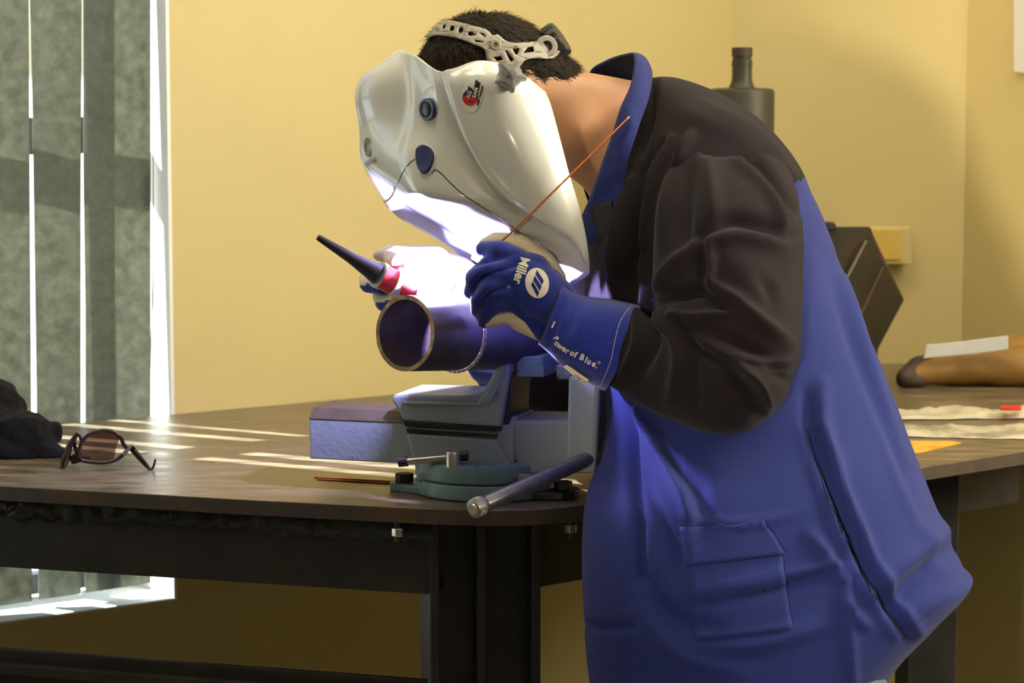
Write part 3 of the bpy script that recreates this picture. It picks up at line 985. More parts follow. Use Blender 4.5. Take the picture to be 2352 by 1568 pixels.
# ================================================================== THINGS ON THE TABLE
def rod_on_table(name, a, b, label, r=0.0012, group=None):
    A, B = T(*a), T(*b)
    A.z = B.z = TABLE_Z + r
    o = tube(name, [A, B], r, M['copper'], None, seg=8)
    return tag(o, label, 'rod', group)
rod_on_table('filler_rod', (722, 1097.5), (1010, 1114), 'copper filler rod lying on the table, the one farther from the edge', group='spare filler rods')
rod_on_table('filler_rod', (729, 1102), (1010, 1118.5), 'copper filler rod lying on the table, the one nearer the edge', group='spare filler rods')

# dark knitted garment
g = []
NU, NV = 44, 30
base = [(-260, 1098), (-120, 1098), (0, 1096), (70, 1092), (120, 1084), (143, 1072), (150, 1050)]
def blob(name, cs, m, voxel=0.006, amp=0.006, fr=28, seed=3, parent=None, smooth=4):
    V, Fc = remeshed(cs, voxel, smooth)
    N = vnormals(V, Fc)
    from mathutils import noise
    V2 = []
    for v, n in zip(V, N):
        d = noise.noise(v * fr + Vector((seed, 0, 0))) * amp + noise.noise(v * fr * 2.7 + Vector((0, seed, 0))) * amp * 0.45
        q = v + Vector(n) * d
        V2.append(q)
    return mk(name, V2, Fc, m, parent, smooth=True)
YG = 3.74
def pt(px, py, Y=YG): return P(px, py, Y)
gz = lambda px: T(px, 1095).z
cs = [capsule(pt(-200, 960, 3.86), pt(-40, 955, 3.84), 0.075, 0.062),
      capsule(pt(-120, 1010, 3.78), pt(60, 1020, 3.76), 0.055, 0.045),
      capsule(pt(-60, 900, 3.84), pt(10, 945, 3.82), 0.032, 0.035),
      capsule(pt(40, 975, 3.80), pt(112, 995, 3.78), 0.026, 0.021),
      capsule(pt(0, 1040, 3.74), pt(118, 1048, 3.74), 0.034, 0.022)]
o = blob('knitted_garment', cs, M['knit'], 0.006, 0.008, 30)
zm = min((o.location.z + v.co.z) for v in o.data.vertices)
for v in o.data.vertices:
    z = o.location.z + v.co.z
    if z < TABLE_Z + 0.001: v.co.z = TABLE_Z + 0.001 - o.location.z
tag(o, 'crumpled charcoal knitted garment at the left end of the table', 'clothing')

# sunglasses
YS = T(240, 1072).y
sg = empty('sunglasses', T(250, 1074), 'tortoise brown sunglasses with tinted lens beside the dark garment', 'sunglasses')
S = lambda x, y, dy=0.0: P(x, y, YS + dy)
rim = [(189, 1014), (204, 998), (226, 989), (243, 988), (258, 990.5), (270, 997), (278, 1006), (284, 1020), (292, 1031), (283, 1044), (262, 1057), (238, 1062), (205, 1060), (186, 1055), (181, 1038)]
rr = curve2(rim, 5)
tube('lens_rim', [S(x, y, 0.0002 * (x - 240)) for x, y in rr] + [S(*rr[0], 0.0002 * (rr[0][0] - 240))], 0.0030, M['tortoise'], sg, seg=10)
inner = curve2([(x + (236 - x) * 0.05, y + (1026 - y) * 0.05) for x, y in [q for q in rim if q[0] < 275] + [(272, 1010), (262, 1052)] if True], 4) if False else curve2([(190, 1016), (205, 1000), (226, 991.5), (243, 990.5), (258, 993), (268, 999), (274, 1006), (266, 1030), (259, 1056), (238, 1060), (206, 1058), (188, 1053), (184, 1038)], 4)
b = [S(x, y, 0.0002 * (x - 240)) for x, y in inner]
prism('tinted_lens', b, (0, 0.0015, 0), M['shade_glass'], sg)
tube('temple_arm', [S(300, 1026, 0.01), S(318, 1047, 0.0), S(334, 1066, -0.02), S(344.5, 1077, -0.03)], [0.0045, 0.0044, 0.0034, 0.0022], M['tortoise'], sg, seg=10, sq=(0.5, 1.2))
tube('temple_tip', [S(344, 1077, -0.03), S(349, 1077.5, -0.03), S(354, 1068, -0.03), S(357, 1054, -0.03)], [0.0021, 0.002, 0.0018, 0.0016], M['tortoise'], sg, seg=8)
tube('hinge', [S(283, 1045, 0.002), S(296, 1030, 0.003), S(304, 1021, 0.004)], [0.002, 0.0028, 0.0022], M['rod_steel'], sg, seg=8)
tube('bridge', [S(187, 1046), S(177, 1036), S(172, 1025), S(170, 1012), S(178, 994), S(184, 1000), S(189, 1018)], [0.0038, 0.0036, 0.003, 0.0028, 0.003, 0.0026, 0.003], M['tortoise'], sg, seg=10)
tube('temple_arm', [S(178, 994, -0.002), S(162, 1018, -0.006), S(152, 1046, -0.010), S(147, 1062, -0.014), S(143, 1076, -0.016)], [0.0026, 0.004, 0.0062, 0.0058, 0.0036], M['tortoise'], sg, seg=10)
tube('nose_pad', [S(166, 1044), S(172, 1055), S(185, 1053)], [0.007, 0.008, 0.005], M['tortoise'], sg, seg=10)
prism('gold_badge', [S(x, y, -0.004) for x, y in ((187, 1046), (208, 1049), (204, 1064), (184, 1059))], (0, 0.002, 0), M['gold'], sg, bev=0.0005)

# brown bag with white label, films and card on the right-hand side of the table
YBG = T(2120, 893).y
cs = [capsule(P(2105, 862, YBG + 0.03), P(2200, 846, YBG + 0.05), 0.018, 0.032), capsule(P(2200, 846, YBG + 0.05), P(2340, 842, YBG + 0.05), 0.032, 0.038),
      capsule(P(2340, 842, YBG + 0.05), P(2430, 846, YBG + 0.05), 0.038, 0.034), capsule(P(2250, 818, YBG + 0.09), P(2400, 802, YBG + 0.09), 0.026, 0.034)]
bag = blob('leather_bag', cs, M['tan'], 0.006, 0.004, 16, 9)
for v in bag.data.vertices:
    z = bag.location.z + v.co.z
    if z < TABLE_Z + 0.001: v.co.z = TABLE_Z + 0.001 - bag.location.z
tag(bag, 'tan leather bag with white label lying on the right side of the table', 'bag')
V, Fc = remeshed([capsule(P(2080, 868, YBG + 0.02), P(2110, 842, YBG + 0.05), 0.018, 0.020), capsule(P(2068, 878, YBG + 0.02), P(2110, 876, YBG + 0.02), 0.008, 0.013), capsule(P(2110, 842, YBG + 0.05), P(2140, 822, YBG + 0.07), 0.016, 0.012)], 0.004, 4)
V = [Vector((v.x, v.y, max(v.z, TABLE_Z + 0.001))) for v in V]
mk('bag_end', V, Fc, M['dark_tan'], bag, smooth=True)
lab = [(2128, 792), (2180, 788), (2316, 771), (2316, 802), (2240, 812), (2122, 823)]
prism('bag_label', [P(x, y, YBG + 0.004 - 0.00004 * (x - 2128)) for x, y in lab], (0, 0.004, 0), M['paper'], bag, bev=0.001)
prism('label_mark', [P(x, y, YBG + 0.001) for x, y in ((2254, 798), (2266, 797), (2267, 806), (2256, 807))], (0, 0.002, 0), M['ink'], bag)
from mathutils import noise as mnoise
def sheet(name, px0, px1, py0, py1, m, amp, label, seed, skew=0.0, cat='plastic film'):
    nu, nv = 60, 16
    V = []
    for j in range(nv):
        for i in range(nu):
            u, v = i / (nu - 1), j / (nv - 1)
            p = T(px0 + (px1 - px0) * u, py1 + (py0 - py1) * v + skew * u)
            h = amp * (0.5 + mnoise.noise(Vector((p.x * 16 + seed, p.y * 9, seed)))) + amp * 0.8 * abs(mnoise.noise(Vector((p.x * 45, p.y * 30, seed))))
            e = min(1, 8 * min(u, 1 - u, v, 1 - v) + 0.12)
            p.z = TABLE_Z + 0.0012 + max(h, 0) * e
            V.append(p)
    o = mk(name, V, grid_faces(nv, nu, closed=False), m, smooth=True)
    s = o.modifiers.new('t', 'SOLIDIFY'); s.thickness = 0.0006
    return tag(o, label, cat)
sheet('plastic_film', 2040, 2440, 944, 966, M['film'], 0.010, 'crumpled cream plastic film on the table, nearer the tan bag', 2.0, -4)
sheet('plastic_film', 2050, 2430, 978, 1004, M['film2'], 0.007, 'crumpled greyish plastic film on the table, nearer the table edge', 6.0, 8)
rs = [T(2296, 968), T(2345, 969), T(2345, 960), T(2300, 960)]
o = prism('red_tag', [Vector((p.x, p.y, TABLE_Z + 0.018)) for p in rs], (0, 0, 0.003), M['red']); tag(o, 'small red tag on the cream plastic film', 'tag')
o = prism('card', [T(2080, 1041), T(2110, 1040), T(2208, 1018), T(2184, 1014), T(2076, 1014)], (0, 0, 0.0015), M['card']); tag(o, 'yellow and orange printed card at the table edge behind the jacket', 'card')

# steel bottle-shaped vessel behind the shoulder, and the faceted steel block on the right
YV = 4.45
vb0 = P(1700, 300, YV); cz = vb0.x
def zz(py): return P(1700, py, YV).z
Rv = 75 / F_PX * YV
vx = P(1700, 600, YV).x
prof = [(Rv, TABLE_Z + 0.001), (Rv, zz(212)), (Rv * 0.97, zz(206)), (Rv * 0.86, zz(203)), (30 / F_PX * YV, zz(201)), (25 / F_PX * YV, zz(190)), (23 / F_PX * YV, zz(180)), (23 / F_PX * YV, zz(137)), (21 / F_PX * YV, zz(136)), (21 / F_PX * YV, zz(132)), (23 / F_PX * YV, zz(131)), (23 / F_PX * YV, zz(110))]
ves = empty('steel_vessel', Vector((vx, YV, TABLE_Z)), 'rusty dark steel vessel with narrow neck standing behind the shoulder', 'vessel')
lathe('vessel_body', (vx, YV, 0), prof, 'rust_steel', ves)
lathe('neck_cap', (vx, YV, zz(128)), [(23.6 / F_PX * YV, 0), (23.6 / F_PX * YV, zz(110) - zz(128) + 0.0006), (18 / F_PX * YV, zz(110) - zz(128) + 0.001)], 'dark_tan', ves, seg=32)
lathe('neck_ring', (vx, YV, zz(150)), [(24.4 / F_PX * YV, 0), (24.4 / F_PX * YV, 0.004)], 'rust_steel', ves, seg=32)

YK = 4.42
blk = empty('steel_block', Vector((P(1990, 800, YK).x, YK, TABLE_Z)), 'dark faceted steel block leaning behind the jacket on the right', 'steel block')
K = lambda x, y, dy=0.0: P(x, y, YK + dy)
dv = K(1935, 650) - K(1990, 545)
dv = dv.normalized()
secp = [K(1880, 519, 0.0), K(2000, 518, 0.0), K(2031, 604, 0.04), K(2078, 687, 0.11), K(2040, 690, 0.20), K(1900, 600, 0.20)]
Lb = 0.20
def clampz(p): return p if p.z > TABLE_Z + 0.002 else p
V = secp + [p + dv * (0.17 if i != 3 else 0.115) for i, p in enumerate(secp)]
V = [Vector((p.x, p.y, max(p.z, TABLE_Z + 0.03))) for p in V]
nb = len(secp)
Fb = [tuple(range(nb)), tuple(range(2 * nb - 1, nb - 1, -1))] + [(i, i + nb, (i + 1) % nb + nb, (i + 1) % nb) for i in range(nb)]
o = fixnormals(mk('block_body', V, Fb, M['rust_steel'], blk)); bevel(o, 0.003)
bot = [Vector((p.x, p.y, TABLE_Z + 0.001)) for p in V[nb:]]
o = fixnormals(mk('block_base', [p - dv * 0.02 for p in V[nb:]] + bot, Fb, M['rust_steel'], blk)); bevel(o, 0.003)
for a, b_, wpx in (((1990, 552), (1938, 652), 6.5), ((2029, 612), (1978, 722), 2.2)):
    A, B = K(*a, -0.008 if wpx > 5 else 0.030), K(*b_, -0.008 if wpx > 5 else 0.030)
    tube('bright_edge', [A, B], wpx / F_PX * YK, M['edge_bright'], blk, seg=8, sq=(1, 0.4))
lathe('lifting_knob', K(1902, 520), [(0.013, -0.004), (0.013, 0.004), (0.008, 0.008)], 'iron_dark', blk, seg=20)

# ================================================================== THE WELDER
YM = 3.46                                                   # depth of the body's middle plane
YP = 3.25                                                   # depth of the hips, in front of the table edge
hip = P(1700, 1500, YP)
per = empty('person', Vector((hip.x, YP, 0.0)), 'person in blue and black welding jacket and gloves bending over the vise', 'person')

# ---------------------------------------------------------------- body: one continuous surface (mostly inside the clothes)
def B(px, py, dy=0.0): return P(px, py, YM + dy)
hx = hip.x
def W(x, y, z): return Vector((x, y, z))
neckA, neckB = B(1235, 215), B(1452, 318)
parts = [capsule(B(1205, 250), B(1440, 300), 0.064, 0.068), capsule(B(1330, 300, -0.02), B(1400, 330), 0.058, 0.07),
         capsule(B(1170, 300), B(1110, 360), 0.066, 0.05),                     # jaw and face inside the helmet
         capsule(B(1100, 420), B(1150, 330), 0.030, 0.05),
         capsule(B(1128, 190), B(1158, 196), 0.080, 0.076), capsule(B(1168, 205), B(1225, 215), 0.070, 0.060)]
zhip = 0.86
parts += [capsule(B(1520, 420), B(1660, 700), 0.10, 0.12), capsule(B(1660, 700), B(1740, 1150, -0.20), 0.11, 0.10)]
for s in (-1, 1):
    sh = B(1590, 425, 0.115 * s)
    parts += chain([B(1530, 420), sh], [0.075, 0.06])
    if s < 0:
        parts += chain([sh, P(1690, 830, 3.20), P(1450, 790, 3.265), P(1300, 720, 3.27), P(1220, 660, 3.275)], [0.055, 0.044, 0.034, 0.024, 0.024])
    else:
        parts += chain([sh, P(1420, 800, 3.77), P(1110, 720, 3.58), P(960, 640, 3.41), P(930, 640, 3.38)], [0.06, 0.044, 0.034, 0.03, 0.03])
    hp = W(hx + 0.06, YP + 0.055 * s, zhip)
    kn = W(hx + 0.075 + 0.03 * s, YP + 0.09 * s, 0.47)
    an = W(hx + 0.10 + 0.05 * s, YP + 0.09 * s, 0.10)
    parts += chain([B(1740, 1150, -0.20), hp], [0.10, 0.075]) + chain([hp, kn, an], [0.085, 0.055, 0.042])
V, Fc = remeshed(parts, 0.009, 8)
body = mk('body', V, Fc, M['skin'], per, smooth=True)

# jeans and boots
for s in (-1, 1):
    hp = W(hx + 0.112, YP + 0.050 * s, zhip - 0.02)
    kn = W(hx + 0.075 + 0.03 * s, YP + 0.09 * s, 0.47)
    an = W(hx + 0.10 + 0.05 * s, YP + 0.09 * s, 0.075)
    pts = spline3([hp, kn, an], 10)
    rad = [0.094 - 0.022 * (i / 20) + 0.003 * math.sin(i * 1.9) for i in range(21)]
    if s < 0: je = tube('jeans', pts, rad, M['denim'], per, seg=28, sharp=80)
    else: tube('jeans', pts, rad, M['denim'], per, seg=28, sharp=80)
    bt = [capsule(an + W(0.02, 0, -0.02), an + W(0.02, 0, 0.03), 0.052, 0.055), capsule(an + W(0.01, 0, -0.028), an + W(-0.15, 0, -0.034), 0.045, 0.04)]
    Vb, Fbt = remeshed(bt, 0.008, 4)
    Vb = [W(v.x, v.y, max(v.z, 0.002)) for v in Vb]
    mk('boot', Vb, Fbt, M['tan_shoe'], per, smooth=True)
# back pocket corner / hem seam of the jeans seen under the jacket
jb = B(2060, 1530, -0.10)

# ---------------------------------------------------------------- jacket
jk = empty('jacket', Vector((hip.x, YM, 0.7)), 'royal blue cotton welding jacket with black shoulders and sleeves')
setparent(jk, per)
jk.location = Vector((0, 0, 0.7))
def sec(fx, fy, bx, by, h, pw=2.3, dyf=0.0, dyb=0.0):
    return (P(fx, fy, YM + dyf), P(bx, by, YM + dyb), h, pw)
secs = [sec(1385, 455, 1490, 176, 0.078, 2.0),
        sec(1368, 490, 1560, 180, 0.110, 2.0),
        sec(1352, 545, 1660, 218, 0.175, 2.3),
        sec(1346, 610, 1752, 282, 0.205, 2.6),
        sec(1344, 690, 1826, 372, 0.205, 2.7),
        sec(1350, 770, 1868, 470, 0.205, 2.7, -0.01, -0.01),
        sec(1372, 860, 1908, 580, 0.205, 2.6, -0.02, -0.03),
        sec(1388, 950, 1962, 705, 0.200, 2.5, -0.05, -0.06),
        sec(1380, 1050, 2025, 850, 0.190, 2.5, -0.11, -0.11),
        sec(1346, 1150, 2090, 1020, 0.180, 2.5, -0.19, -0.165),
        sec(1337, 1270, 2150, 1170, 0.175, 2.5, -0.22, -0.19),
        sec(1340, 1390, 2205, 1290, 0.175, 2.4, -0.23, -0.20),
        sec(1346, 1500, 2226, 1330, 0.175, 2.3, -0.23, -0.20),
        sec(1356, 1580, 2150, 1410, 0.175, 2.3, -0.23, -0.20),
        sec(1366, 1640, 2080, 1480, 0.172, 2.3, -0.23, -0.20),
        sec(1372, 1680, 2040, 1530, 0.170, 2.3, -0.23, -0.20)]
NJ = 220
G = loft_sections(secs, NJ, 14)
R_ = G.shape[0]
V = [Vector(p) for p in G.reshape(-1, 3)]
Fc = grid_faces(R_, NJ)
jl = [  # folds of the torso: polyline, width, height
    ([(1866, 1000), (1905, 1110), (1950, 1220), (2000, 1330), (2090, 1462)], 5, -0.010),
    ([(1846, 990), (1885, 1110), (1928, 1222), (1978, 1335), (2060, 1462)], 8, 0.006),
    ([(1885, 980), (1930, 1110), (1975, 1220), (2025, 1330), (2110, 1450)], 12, 0.009),
    ([(1880, 470), (1925, 640), (1985, 860), (2070, 1100), (2160, 1310)], 16, 0.006),
    ([(1905, 600), (1960, 800), (2040, 1010), (2120, 1200)], 12, -0.007),
    ([(1930, 640), (2000, 850), (2080, 1060)], 11, 0.006),
    ([(2200, 1190), (2120, 1260), (2040, 1320), (1990, 1370)], 22, 0.008),
    ([(2180, 1260), (2100, 1330), (2040, 1400)], 16, -0.009),
    ([(1890, 880), (1895, 1000), (1930, 1080)], 16, 0.006),
    ([(1850, 900), (1860, 990), (1880, 1060)], 12, -0.006),
    ([(1570, 1185), (1680, 1200), (1770, 1195), (1840, 1170)], 9, 0.004),
    ([(1600, 1365), (1740, 1335), (1880, 1300), (1930, 1295)], 11, 0.006),
    ([(1590, 1385), (1740, 1360), (1880, 1325)], 12, -0.007),
    ([(1600, 1480), (1740, 1475), (1900, 1430)], 20, 0.007),
    ([(1480, 1310), (1540, 1410), (1640, 1440)], 18, -0.008),
    ([(1470, 1400), (1560, 1500), (1700, 1540)], 20, 0.007),
    ([(1855, 1220), (1900, 1275), (1930, 1330)], 7, 0.008),
    ([(1930, 1370), (1965, 1410), (1990, 1440)], 7, 0.007),
    ([(1565, 1060), (1580, 1200), (1590, 1420)], 6, 0.003),
    ([(1940, 1300), (1950, 1430), (1960, 1560)], 9, 0.006),
    ([(1570, 1000), (1610, 1120), (1620, 1240)], 18, -0.006),
    ([(1460, 940), (1500, 1020), (1560, 1130), (1590, 1190)], 10, 0.012),
    ([(1490, 960), (1540, 1040), (1600, 1120)], 12, -0.010),
    ([(1480, 1100), (1540, 1230), (1560, 1290)], 8, -0.008),
    ([(1448, 930), (1452, 1060), (1466, 1200), (1470, 1330)], 10, -0.014),
    ([(1340, 1435), (1400, 1440), (1460, 1436)], 7, -0.006),
    # chest
    ([(1545, 320), (1510, 390), (1480, 480), (1468, 560)], 9, 0.011),
    ([(1525, 330), (1490, 400), (1462, 500), (1450, 590)], 9, -0.010),
    ([(1590, 312), (1570, 345), (1555, 380)], 9, 0.010),
    ([(1455, 420), (1435, 500), (1420, 600), (1415, 700)], 11, 0.014),
    ([(1480, 430), (1455, 530), (1446, 640), (1450, 700)], 12, -0.013),
    ([(1500, 180), (1496, 260), (1470, 350)], 9, -0.007),
    ([(1560, 260), (1680, 300), (1800, 400)], 24, 0.005),
    ([(1620, 240), (1740, 310), (1830, 420)], 14, 0.004),
]
V = creases(V, Fc, [(l, max(w_ * 1.15, 10.5), h * 1.5) for l, w_, h in jl])
# the lowest edge: hem with a step at the side seam
A = np.array([tuple(v) for v in V]); px, py = proj_np(A)
def yoke(ix, iy):   # black cloth above this line
    return iy < 405 + 0.93 * (1852 - ix) * 0.62 if ix > 1500 else iy < 730
ctrs = [(sum(px[i] for i in q) / 4, sum(py[i] for i in q) / 4) for q in Fc]
fy = [q for q, (a, b) in zip(Fc, ctrs) if yoke(a, b)]
fb = [q for q, (a, b) in zip(Fc, ctrs) if not yoke(a, b)]
def submesh(name, V, Fs, m, parent, thick=0.0):
    used = sorted({i for q in Fs for i in q}); mp = {i: k for k, i in enumerate(used)}
    o = mk(name, [V[i] for i in used], [tuple(mp[i] for i in q) for q in Fs], m, parent, smooth=True)
    if thick:
        s = o.modifiers.new('t', 'SOLIDIFY'); s.thickness = thick; s.offset = -1
    return o
torso = submesh('jacket_body', V, fb, M['blue_cloth'], jk, 0.002)
yk = submesh('shoulder_yoke', V, fy, M['black_cloth'], jk, 0.002)
bv_t = bvh_of(torso, yk)
# pocket flap, front placket and side seam on the near panel
def strip(pts, wd):
    pts = [tuple(p) for p in catmull(pts, 6)] if len(pts) > 2 else pts
    L, R = [], []
    for i, p in enumerate(pts):
        a, b = pts[max(i - 1, 0)], pts[min(i + 1, len(pts) - 1)]
        d = (b[0] - a[0], b[1] - a[1]); n = math.hypot(*d); d = (d[0] / n, d[1] / n)
        L.append((p[0] - d[1] * wd / 2, p[1] + d[0] * wd / 2)); R.append((p[0] + d[1] * wd / 2, p[1] - d[0] * wd / 2))
    v = L + R; n = len(pts)
    return v, [(i, i + 1, n + i + 1, n + i) for i in range(n - 1)]
decal('pocket_flap', shapes2d([[(1568, 1210), (1754, 1196), (1802, 1272), (1582, 1298)]]), bv_t, M['blue_cloth'], jk, 0.0055, 14, 0.002)
decal('pocket', shapes2d([[(1582, 1296), (1796, 1274), (1812, 1400), (1822, 1446), (1600, 1470)]]), bv_t, M['blue_cloth'], jk, 0.0030, 14, 0.002)
decal('side_seam', strip([(1852, 985), (1893, 1110), (1938, 1220), (1990, 1332), (2078, 1466)], 5), bv_t, M['dark_lining'], jk, 0.001, 20)

# back panel corner flaring out beyond the side seam, hem with stitch line
decal('hem_stitch', strip([(2206, 1345), (2150, 1392), (2086, 1448)], 1.6), bv_t, M['dark_lining'], jk, 0.001, 20)

# ---------------------------------------------------------------- sleeves
def sl_sec(ix, iy, ox, oy, Y, h, pw=2.1, dyo=0.0):
    return (P(ix, iy, Y), P(ox, oy, Y + dyo), h, pw)
ss = [sl_sec(1590, 285, 1735, 285, 3.40, 0.05),
      sl_sec(1545, 352, 1806, 380, 3.335, 0.085),
      sl_sec(1512, 450, 1838, 480, 3.285, 0.112),
      sl_sec(1502, 560, 1844, 600, 3.250, 0.112),
      sl_sec(1500, 650, 1840, 720, 3.225, 0.110),
      sl_sec(1506, 705, 1834, 835, 3.205, 0.106),
      sl_sec(1503, 722, 1795, 925, 3.200, 0.103),
      sl_sec(1496, 728, 1725, 985, 3.205, 0.099),
      sl_sec(1486, 722, 1640, 997, 3.215, 0.093),
      sl_sec(1475, 714, 1545, 965, 3.235, 0.084),
      sl_sec(1466, 708, 1470, 930, 3.255, 0.074),
      sl_sec(1452, 706, 1412, 892, 3.268, 0.064),
      sl_sec(1425, 705, 1372, 868, 3.27, 0.054)]
NS = 150
Gs = loft_sections(ss, NS, 14)
V = [Vector(p) for p in Gs.reshape(-1, 3)]
Fc = grid_faces(Gs.shape[0], NS)
n0 = Gs.shape[0]
Fc.append(tuple(range(NS - 1, -1, -1)))
Fq = Fc[:-1]
slf = [
    ([(1620, 352), (1690, 342), (1745, 370), (1800, 440), (1835, 490)], 9, -0.010),
    ([(1700, 372), (1760, 420), (1800, 500), (1832, 560)], 14, 0.009),
    ([(1722, 372), (1790, 450), (1822, 540)], 7, -0.008),
    ([(1625, 365), (1632, 430), (1640, 500)], 18, 0.008),
    ([(1545, 400), (1530, 470), (1520, 560)], 16, 0.007),
    ([(1580, 400), (1570, 500), (1575, 560)], 20, -0.010),
    ([(1610, 540), (1680, 505), (1760, 520), (1825, 545)], 14, -0.012),
    ([(1622, 560), (1700, 545), (1800, 560)], 16, 0.010),
    ([(1612, 545), (1614, 600), (1612, 655)], 7, -0.012),
    ([(1628, 560), (1634, 610), (1630, 652)], 9, 0.010),
    ([(1510, 668), (1545, 620), (1600, 560)], 14, 0.013),
    ([(1505, 690), (1560, 675), (1610, 665), (1650, 690), (1690, 712)], 12, -0.020),
    ([(1620, 655), (1680, 690), (1740, 740), (1810, 790)], 16, 0.014),
    ([(1545, 722), (1600, 728), (1650, 722), (1692, 714)], 10, 0.010),
    ([(1560, 735), (1600, 800), (1680, 840)], 10, -0.012),
    ([(1550, 720), (1555, 745), (1575, 770)], 8, 0.010),
    ([(1600, 745), (1700, 790), (1790, 840), (1822, 850)], 16, -0.012),
    ([(1690, 835), (1735, 870), (1765, 925)], 9, 0.014),
    ([(1700, 820), (1770, 830), (1815, 835)], 9, 0.011),
    ([(1670, 850), (1720, 900), (1745, 950)], 12, -0.011),
    ([(1760, 865), (1800, 870), (1820, 880)], 9, -0.009),
    ([(1510, 712), (1522, 735), (1530, 760)], 6, 0.010),
    ([(1490, 715), (1500, 780), (1470, 860)], 12, -0.010),
    ([(1530, 740), (1560, 820), (1540, 920)], 14, 0.007),
    ([(1555, 740), (1590, 830), (1600, 930)], 12, -0.008),
    ([(1460, 715), (1462, 790), (1430, 860)], 10, 0.006),
    ([(1640, 560), (1720, 640), (1780, 720)], 40, 0.008),
    ([(1740, 640), (1760, 670), (1770, 700)], 14, -0.006),
]
V = creases(V, Fq, [(l, max(w_ * 1.1, 10.5), h * 1.3) for l, w_, h in slf])
sleeve = mk('sleeve', V, Fc, M['black_cloth'], jk, smooth=True)
# far sleeve
fs = [(P(1470, 330, 3.61), P(1640, 330, 3.65), 0.075, 2.1), (P(1390, 480, 3.68), P(1600, 560, 3.72), 0.085, 2.1), (P(1310, 640, 3.73), P(1540, 820, 3.74), 0.085, 2.1),
      (P(1265, 720, 3.73), P(1450, 965, 3.73), 0.085, 2.1), (P(1220, 715, 3.69), P(1290, 965, 3.69), 0.08, 2.1), (P(1150, 680, 3.63), P(1130, 910, 3.62), 0.07, 2.1), (P(1100, 660, 3.58), P(1080, 850, 3.57), 0.05, 2.1)]
Gf = loft_sections(fs, 48, 8)
o = mk('sleeve', [Vector(p) for p in Gf.reshape(-1, 3)], grid_faces(Gf.shape[0], 48), M['black_cloth'], jk, smooth=True)
# blue cloth bulging behind the elbow
bl_ = [sl_sec(1800, 470, 1850, 480, 3.39, 0.03), sl_sec(1800, 600, 1868, 590, 3.37, 0.05), sl_sec(1790, 700, 1884, 690, 3.36, 0.055), sl_sec(1790, 790, 1862, 780, 3.36, 0.05), sl_sec(1790, 860, 1832, 850, 3.37, 0.03)]
Gb = loft_sections(bl_, 36, 8)
mk('back_pleat', [Vector(p) for p in Gb.reshape(-1, 3)], grid_faces(Gb.shape[0], 36), M['blue_cloth'], jk, smooth=True)

# ---------------------------------------------------------------- collar
low = [(1350, 560, 3.47), (1400, 545, 3.42), (1432, 505, 3.40), (1432, 440, 3.395), (1440, 375, 3.39), (1462, 300, 3.40), (1488, 226, 3.44), (1496, 178, 3.50), (1492, 160, 3.56), (1470, 190, 3.64), (1440, 260, 3.68), (1410, 360, 3.68), (1390, 440, 3.66), (1375, 500, 3.63)]
upp = [(1336, 500, 3.475), (1345, 480, 3.45), (1362, 440, 3.425), (1384, 375, 3.41), (1404, 320, 3.405), (1426, 250, 3.415), (1450, 192, 3.445), (1457, 130, 3.51), (1436, 126, 3.57), (1389, 142, 3.635), (1352, 172, 3.67), (1345, 260, 3.69), (1340, 340, 3.68), (1340, 420, 3.64)]
n = 8
cz_ = YM - 3.54
lo3 = catmull([tuple(P(x, y, d + cz_)) for x, y, d in low], n); up3 = catmull([tuple(P(x, y, d + cz_)) for x, y, d in upp], n)
NR = 9
V = []
for j in range(NR):
    t = j / (NR - 1)
    for a, b in zip(lo3, up3):
        c = a + (b - a) * t
        bul = 0.008 * math.sin(math.pi * t)
        cc = np.array(tuple(B(1400, 330)))
        d = c - cc; d = d / np.linalg.norm(d)
        V.append(Vector(c + d * bul))
Fc = grid_faces(NR, len(lo3), closed=False)
V = creases(V, Fc, [([(1392, 400), (1378, 430), (1366, 455)], 8, 0.004), ([(1440, 250), (1450, 290), (1425, 330)], 9, 0.003), ([(1375, 480), (1402, 430), (1425, 410)], 7, -0.004)])
collar = mk('collar', V, Fc, M['blue_cloth'], jk, smooth=True)
s = collar.modifiers.new('t', 'SOLIDIFY'); s.thickness = 0.003; s.offset = 0
bv_c = bvh_of(collar)
decal('velcro_tab', shapes2d([[(1362, 471), (1408, 459), (1421, 540), (1379, 551)]]), bv_c, M['velcro'], jk, 0.003, 14, 0.002)
# collar lining: the same band a little inside
ci = []
for j in range(NR):
    t = j / (NR - 1) * 0.97
    for a, b in zip(lo3, up3):
        c = a + (b - a) * t; d = c - cc; d = d / np.linalg.norm(d)
        ci.append(Vector(c - d * (0.004 - 0.008 * math.sin(math.pi * t))))
mk('collar_lining', ci, [tuple(reversed(q)) for q in Fc], M['dark_lining'], jk, smooth=True)

# ---------------------------------------------------------------- hair on the head
hp_ = [capsule(B(1098, 172), B(1132, 168), 0.083, 0.081), capsule(B(1138, 170), B(1185, 174), 0.081, 0.067), capsule(B(1190, 182), B(1262, 196), 0.066, 0.048),
       capsule(B(1262, 188), B(1300, 186), 0.040, 0.020), capsule(B(1080, 200), B(1050, 210), 0.072, 0.07), capsule(B(1055, 122), B(1105, 112), 0.046, 0.048),
       capsule(B(1170, 108), B(1210, 128), 0.040, 0.031)]
V, Fc = remeshed(hp_, 0.006, 10)
